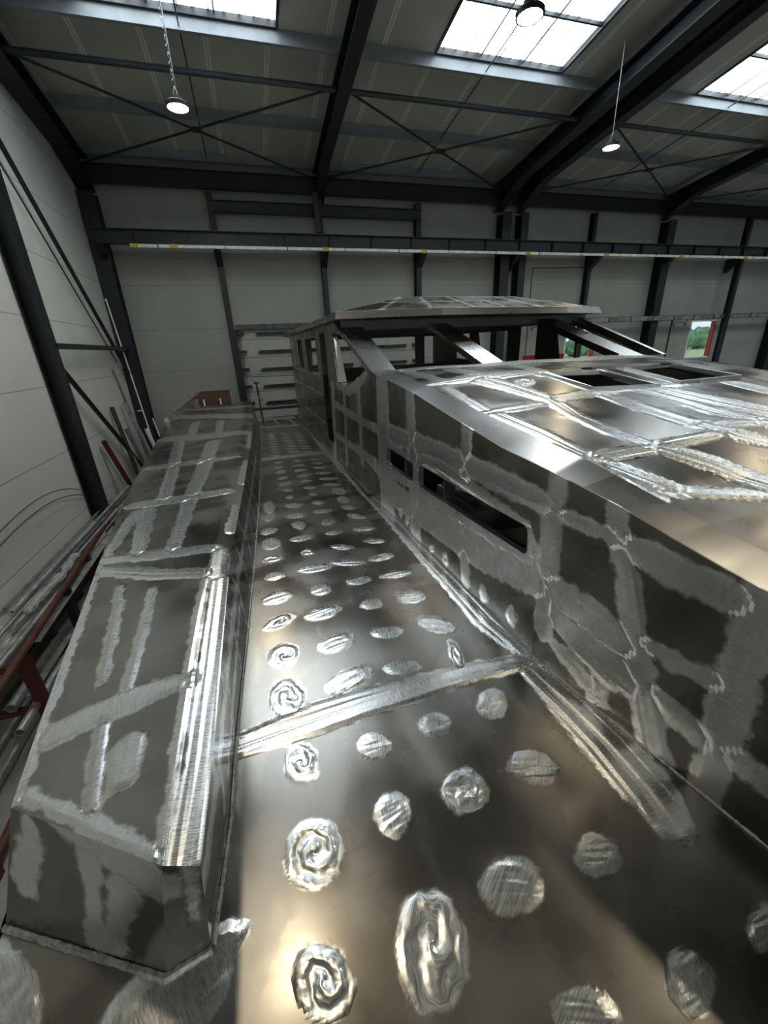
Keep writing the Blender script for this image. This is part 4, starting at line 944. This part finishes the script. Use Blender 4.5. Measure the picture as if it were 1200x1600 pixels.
for k in range(6):
    a, b, c, d = LO[k], LO[(k + 1) % 6], TOP[(k + 1) % 6], TOP[k]
    plate('roof_slope', [[IN(a), IN(b)], [(d[0], d[1], .66), (c[0], c[1], .66)]], .03, M['plate'], wr, tm, (0, 1))
MB().add([(x, y, .66) for x, y in TOP], [tuple(range(6))]).build('roof_crown', M['plate'], wr)

# ------------------------------------------------------------------ loose things
# guard pole with a line on the aft deck
e = empty('guard_pole', (.046, 10.4, DZ), 'thin black pole standing on the aft side deck with a cord tied to it', 'pole')
MB().rod((.046, 10.4, DZ), (.015, 10.4, -.63), .017).build('shaft', M['black'], e); MB().box((-.04, 10.37, -.66), (.08, 10.43, -.63)).build('top_cap', M['black'], e)
MB().box((.02, 10.38, -1.05), (.13, 10.42, -1.03)).build('cleat', M['black'], e)
MB().tube_path([(.02, 10.39, -.66), (.06, 10.4, -.9), (.10, 10.4, -1.04)], .006, 5).build('cord', M['black'], e)
MB().tube_path([(-.33, 12.6, -.45), (-.2, 11.5, -.52), (.015, 10.4, -.64)], .007, 5).build('guard_line', M['steel'], None, label='thin cord from the black pole to the post left of the garage door', cat='cord')
MB().tube_path([(-.2, 12.5, -.60), (.9, 11.6, -.58), (2.5, 11.55, -.62)], .010, 5).build('blue_line', simple('blue_rope', (.05, .12, .2), .6), None, label='thin blue-grey line stretched in front of the garage door', cat='line')
MB().box((-.5, 11.6, -1.43), (2.5, 11.65, -1.38)).build('low_rail', M['black'], None, label='dark horizontal rail behind the aft end of the deck', cat='rail')
e = empty('plywood_board', (-1.05, 11.0, -1.25), 'brown plywood board standing behind the aft end of the bulwark', 'board')
MB().box((-1.37, 11.0, -1.25), (-.64, 11.03, -.80)).build('sheet', M['wood'], e)
for x in (-1.28, -.9): MB().box((x, 10.96, -1.25), (x + .03, 11.0, -.98)).build('bracket', M['white'], e)
e = empty('red_lifting_beam', (7.2, 9.0, FL), 'red steel beam on stands beyond the wheelhouse', 'steel beam')
MB().ibeam((6.35, 9.1, -.40), (7.6, 9.16, -.40), .12, .14).build('beam', M['red'], e)
for x in (6.5, 7.4): MB().box((x - .05, 9.0, FL), (x + .05, 9.25, -.47)).build('stand', M['darkred'], e)

# storage rack along the left wall
rk = empty('storage_rack', (-2.7, 5.5, FL), 'red-brown tubular storage rack along the left wall', 'rack')
T0 = Vector((-2.39, 2.0, -2.6)); T1 = Vector((-2.90, 8.4, -2.6)); tp = lambda y: T0.lerp(T1, (y - 2.0) / 6.4)
MB().pipe(T0, T1, .037).build('top_rail', M['rust'], rk)
for y, mt in ((4.0, 'darkred'), (5.3, 'black'), (6.25, 'darkred'), (7.6, 'darkred'), (2.6, 'darkred')):
    p = tp(y); up = MB().box((p.x - .045, p.y - .045, FL), (p.x + .045, p.y + .045, -2.63)).build('upright', M[mt], rk)
    MB().bar((p.x - .05, p.y, -2.72), (-3.22, p.y, -2.72), .06, .06).build('arm', M['darkred'], rk)
    MB().bar((p.x - .05, p.y, -3.25), (-3.22, p.y, -3.25), .06, .06).build('arm', M['darkred'], rk)
    MB().ring((p.x, p.y), .036, .046, -2.66, -2.62, 10).build('collar', M['black'], up)
MB().pipe((-2.38, 1.6, -3.52), (-2.62, 5.5, -3.52), .04).build('bottom_rail', M['rust'], rk)
# long bars on the upper arms: every one a thing
kinds = ['flat', 'angle', 'round', 'box', 'channel']
LBL = {'flat': 'flat aluminium bar', 'angle': 'aluminium angle bar', 'round': 'round aluminium tube', 'box': 'square aluminium tube', 'channel': 'aluminium channel bar'}
up_bars = [(-3.18, 4.6, 9.2, 'angle', .05), (-3.11, 4.75, 10.0, 'box', .04), (-3.05, 4.4, 10.3, 'flat', .06), (-2.985, 4.2, 10.6, 'channel', .05), (-2.92, 4.05, 9.4, 'angle', .045), (-2.86, 4.0, 8.6, 'round', .035), (-2.80, 3.7, 8.9, 'flat', .05), (-2.75, 3.5, 7.2, 'round', .03)]
ordn = ['nearest the left wall', 'second from the left wall', 'third from the left wall', 'fourth from the left wall', 'fifth from the left wall', 'sixth from the left wall', 'seventh from the left wall', 'closest to the rusty rail']
def profile_bar(P, Q, k, s):
    m = MB()
    if k == 'flat': m.bar(P, Q, s, .012)
    elif k == 'angle': m.beam(P, Q, [(-s / 2, -s / 2), (s / 2, -s / 2), (s / 2, -s / 2 + .005), (-s / 2 + .005, -s / 2 + .005), (-s / 2 + .005, s / 2), (-s / 2, s / 2)])
    elif k == 'round': m.pipe(P, Q, s * .8)
    elif k == 'box': m.bar(P, Q, s, s)
    else: m.cbeam(P, Q, s * .6, s)
    return m
for i, (x, y0, y1, k, s) in enumerate(up_bars):
    z = -2.69 + s / 2 + (.008 if k == 'flat' else 0)
    profile_bar((x, y0, z), (x + random.uniform(-.02, .02), y1, z + .01), k, s).build('metal_bar', M['bars'], None, label='long %s on the upper rack arms, %s' % (LBL[k], ordn[i]), cat='metal bar', group='metal bars on the upper rack arms')
top_bars = [(-3.13, 5.0, 8.9, 'flat', .05), (-3.02, 4.9, 9.8, 'round', .03), (-2.94, 5.3, 10.4, 'angle', .04), (-2.83, 4.5, 8.2, 'box', .035)]
for i, (x, y0, y1, k, s) in enumerate(top_bars):
    z = -2.61 + s / 2
    profile_bar((x, y0, z), (x + .03, y1, z + .02), k, s).build('metal_bar', M['bars' if i % 2 else 'galv'], None, label='long %s lying on top of the upper pile, %s' % (LBL[k], ['against the wall', 'second from the wall', 'third from the wall', 'on the rail side'][i]), cat='metal bar', group='metal bars on top of the upper pile')
e = empty('wrapped_bundle', (-2.82, 5.2, -2.62), 'dusty plastic-wrapped bundle on the upper pile behind the rusty rail', 'bundle')
m = MB(); vs = []; fs = []; n = 9; L = 22
for i in range(L):
    y = 4.75 + 1.5 * i / (L - 1); r = .05 + .018 * math.sin(i * 1.3) + .012 * random.random(); r *= (1 if 0 < i < L - 1 else .4)
    vs += [(-2.80 - .02 * math.sin(i * .4) + r * math.cos(2 * math.pi * j / n), y, -2.565 + r * .8 * math.sin(2 * math.pi * j / n)) for j in range(n)]
for i in range(L - 1): fs += [(i * n + j, i * n + (j + 1) % n, (i + 1) * n + (j + 1) % n, (i + 1) * n + j) for j in range(n)]
m.add(vs, fs + [tuple(range(n)), tuple(range((L - 1) * n, L * n))]); m.build('wrapping', M['wrap'], e)
for y in (5.0, 5.45, 5.9): MB().ring((-2.80, y), .0, .066, -2.575, -2.555, 12).build('strap', M['galv'], e)
low = [(-2.80, 3.97, 7.5, 'round', .062, 'wide round tube, open end facing forward'), (-2.585, 3.62, 7.0, 'round', .05, 'second round tube with an open end, next to the uprights'), (-2.70, 4.1, 6.6, 'flat', .08, 'flat bar between the two open tubes'), (-2.95, 3.9, 8.0, 'box', .07, 'square tube behind the wide round tube'), (-3.08, 3.8, 8.2, 'channel', .08, 'channel bar deepest in the rack')]
for x, y0, y1, k, s, lb in low:
    z = -3.22 + (s * .8 if k == 'round' else .05)
    profile_bar((x, y0, z), (x, y1, z), k, s).build('metal_bar', M['bars' if k in ('round', 'flat') else 'barsd'], None, label='%s on the lower rack arms' % lb, cat='metal bar', group='metal bars on the lower rack arms')
for x, y0, y1, k, s, lb in [(-2.62, 4.35, 7.6, 'flat', .12, 'broad pale flat bar leaning just under the rusty rail'), (-2.99, 3.3, 7.0, 'round', .05, 'round tube lying on the floor under the rack'), (-2.80, 3.05, 6.4, 'round', .06, 'wide open tube lying on the floor under the rack')]:
    z = -2.70 if k == 'flat' else FL + s * .8
    profile_bar((x, y0, z), (x - .1, y1, z), k, s).build('metal_bar', M['bars'], None, label=lb, cat='metal bar', group='loose metal bars under the rack')
# thin wires arching over the pile
for dz, lb in ((0, 'upper thin wire arching over the bar pile against the left wall'), (-.13, 'lower thin wire arching over the bar pile against the left wall')):
    pts = []
    for t in np.linspace(0, 1, 26): pts.append((-3.2 + .06 * math.sin(t * 3), 3.4 + 5.2 * t, -2.5 + (1.02 + dz) * math.sin(math.pi * min(1, t * .93 + .07)) ** .8 * (.45 + .55 * t) + dz * .3))
    MB().tube_path(pts, .007, 5).build('thin_wire', M['barsd'], None, label=lb, cat='wire')
# lengths leaning in the left corner
lean = [((-2.95, 12.15, -3.58), (-3.13, 11.35, -.2), 'flat', .06, 'galv', 'tallest pale flat bar leaning against the corner column'), ((-2.98, 10.85, -3.58), (-3.17, 10.69, -.98), 'box', .07, 'brown', 'brown square bar leaning on the left wall, near the diagonal tube'),
        ((-2.8, 12.2, -3.58), (-3.12, 11.55, -.95), 'box', .08, 'bars', 'broad grey bar leaning beside the corner column'), ((-2.72, 12.0, -3.58), (-3.1, 11.9, -1.5), 'flat', .09, 'bars', 'short pale flat bar leaning in the corner, in front of the column'),
        ((-2.85, 11.5, -3.58), (-3.15, 11.2, -1.55), 'channel', .08, 'galv', 'grey channel leaning behind the brown bar'), ((-2.55, 12.45, -3.58), (-2.88, 12.78, -1.55), 'round', .025, 'white', 'thin white rod leaning on the back wall'),
        ((-2.9, 9.9, -3.58), (-3.16, 9.32, -1.6), 'flat', .05, 'bars', 'pale narrow bar leaning on the left wall beside the dark red bar'), ((-2.8, 10.0, -3.58), (-3.14, 9.5, -1.52), 'box', .07, 'darkred', 'dark red bar leaning on the left wall behind the rack'),
        ((-2.6, 12.1, -3.58), (-3.0, 12.35, -1.75), 'box', .07, 'white', 'short white post leaning in the left corner'), ((-2.75, 10.9, -3.58), (-3.14, 11.0, -2.0), 'angle', .09, 'bars', 'grey angle bar leaning low in the corner')]
for P, Q, k, s, mt, lb in lean: profile_bar(P, Q, k, s).build('leaning_bar', M[mt], None, label=lb, cat='metal bar', group='bars leaning in the left corner')
e = empty('white_pipe', (-2.87, 12.6, -1.98), 'thin white pipe clamped to the corner column', 'pipe')
MB().rod((-3.19, 12.58, 1.40), (-2.98, 12.58, -2.0), .018).build('tube', M['white'], e)
for z in (1.35, -1.3): MB().box((-3.28 - .06 * z + .05, 12.57, z - .012), (-3.10 - .06 * z, 12.60, z + .012)).build('clamp', M['white'], e)

# ------------------------------------------------------------------ outside, seen through the windows
MB().box((-60, YB + .3, FL - .25), (160, 220, FL - .05)).build('meadow', M['grass'], None, label='pale green meadow outside the windows', cat='meadow', kind='stuff')
for i in range(22):
    x = 58 + i * 5.6 + random.uniform(-.6, .6); y = 82 + random.uniform(-2, 2); h = random.uniform(3.6, 5.4)
    e = empty('tree', (x, y, FL - .05), 'dark green tree in the row beyond the meadow', 'tree', 'trees beyond the meadow')
    MB().rod((x, y, FL - .05), (x, y, FL + h * .5), .25).build('trunk', M['brown'], e)
    bm = bmesh.new(); bmesh.ops.create_icosphere(bm, subdivisions=3, radius=1)
    for v in bm.verts: v.co *= 1 + .25 * math.sin(v.co.x * 5 + i) * math.sin(v.co.y * 6) + random.uniform(-.1, .1)
    m = MB(); m.add([(x + v.co.x * 2.7, y + v.co.y * 2.4, FL + h * .52 + v.co.z * h * .5) for v in bm.verts], [tuple(q.index for q in f.verts) for f in bm.faces]); bm.free(); m.build('crown', M['leaf'], e)

for o in bpy.data.objects:
    if '_w' in o: del o['_w']
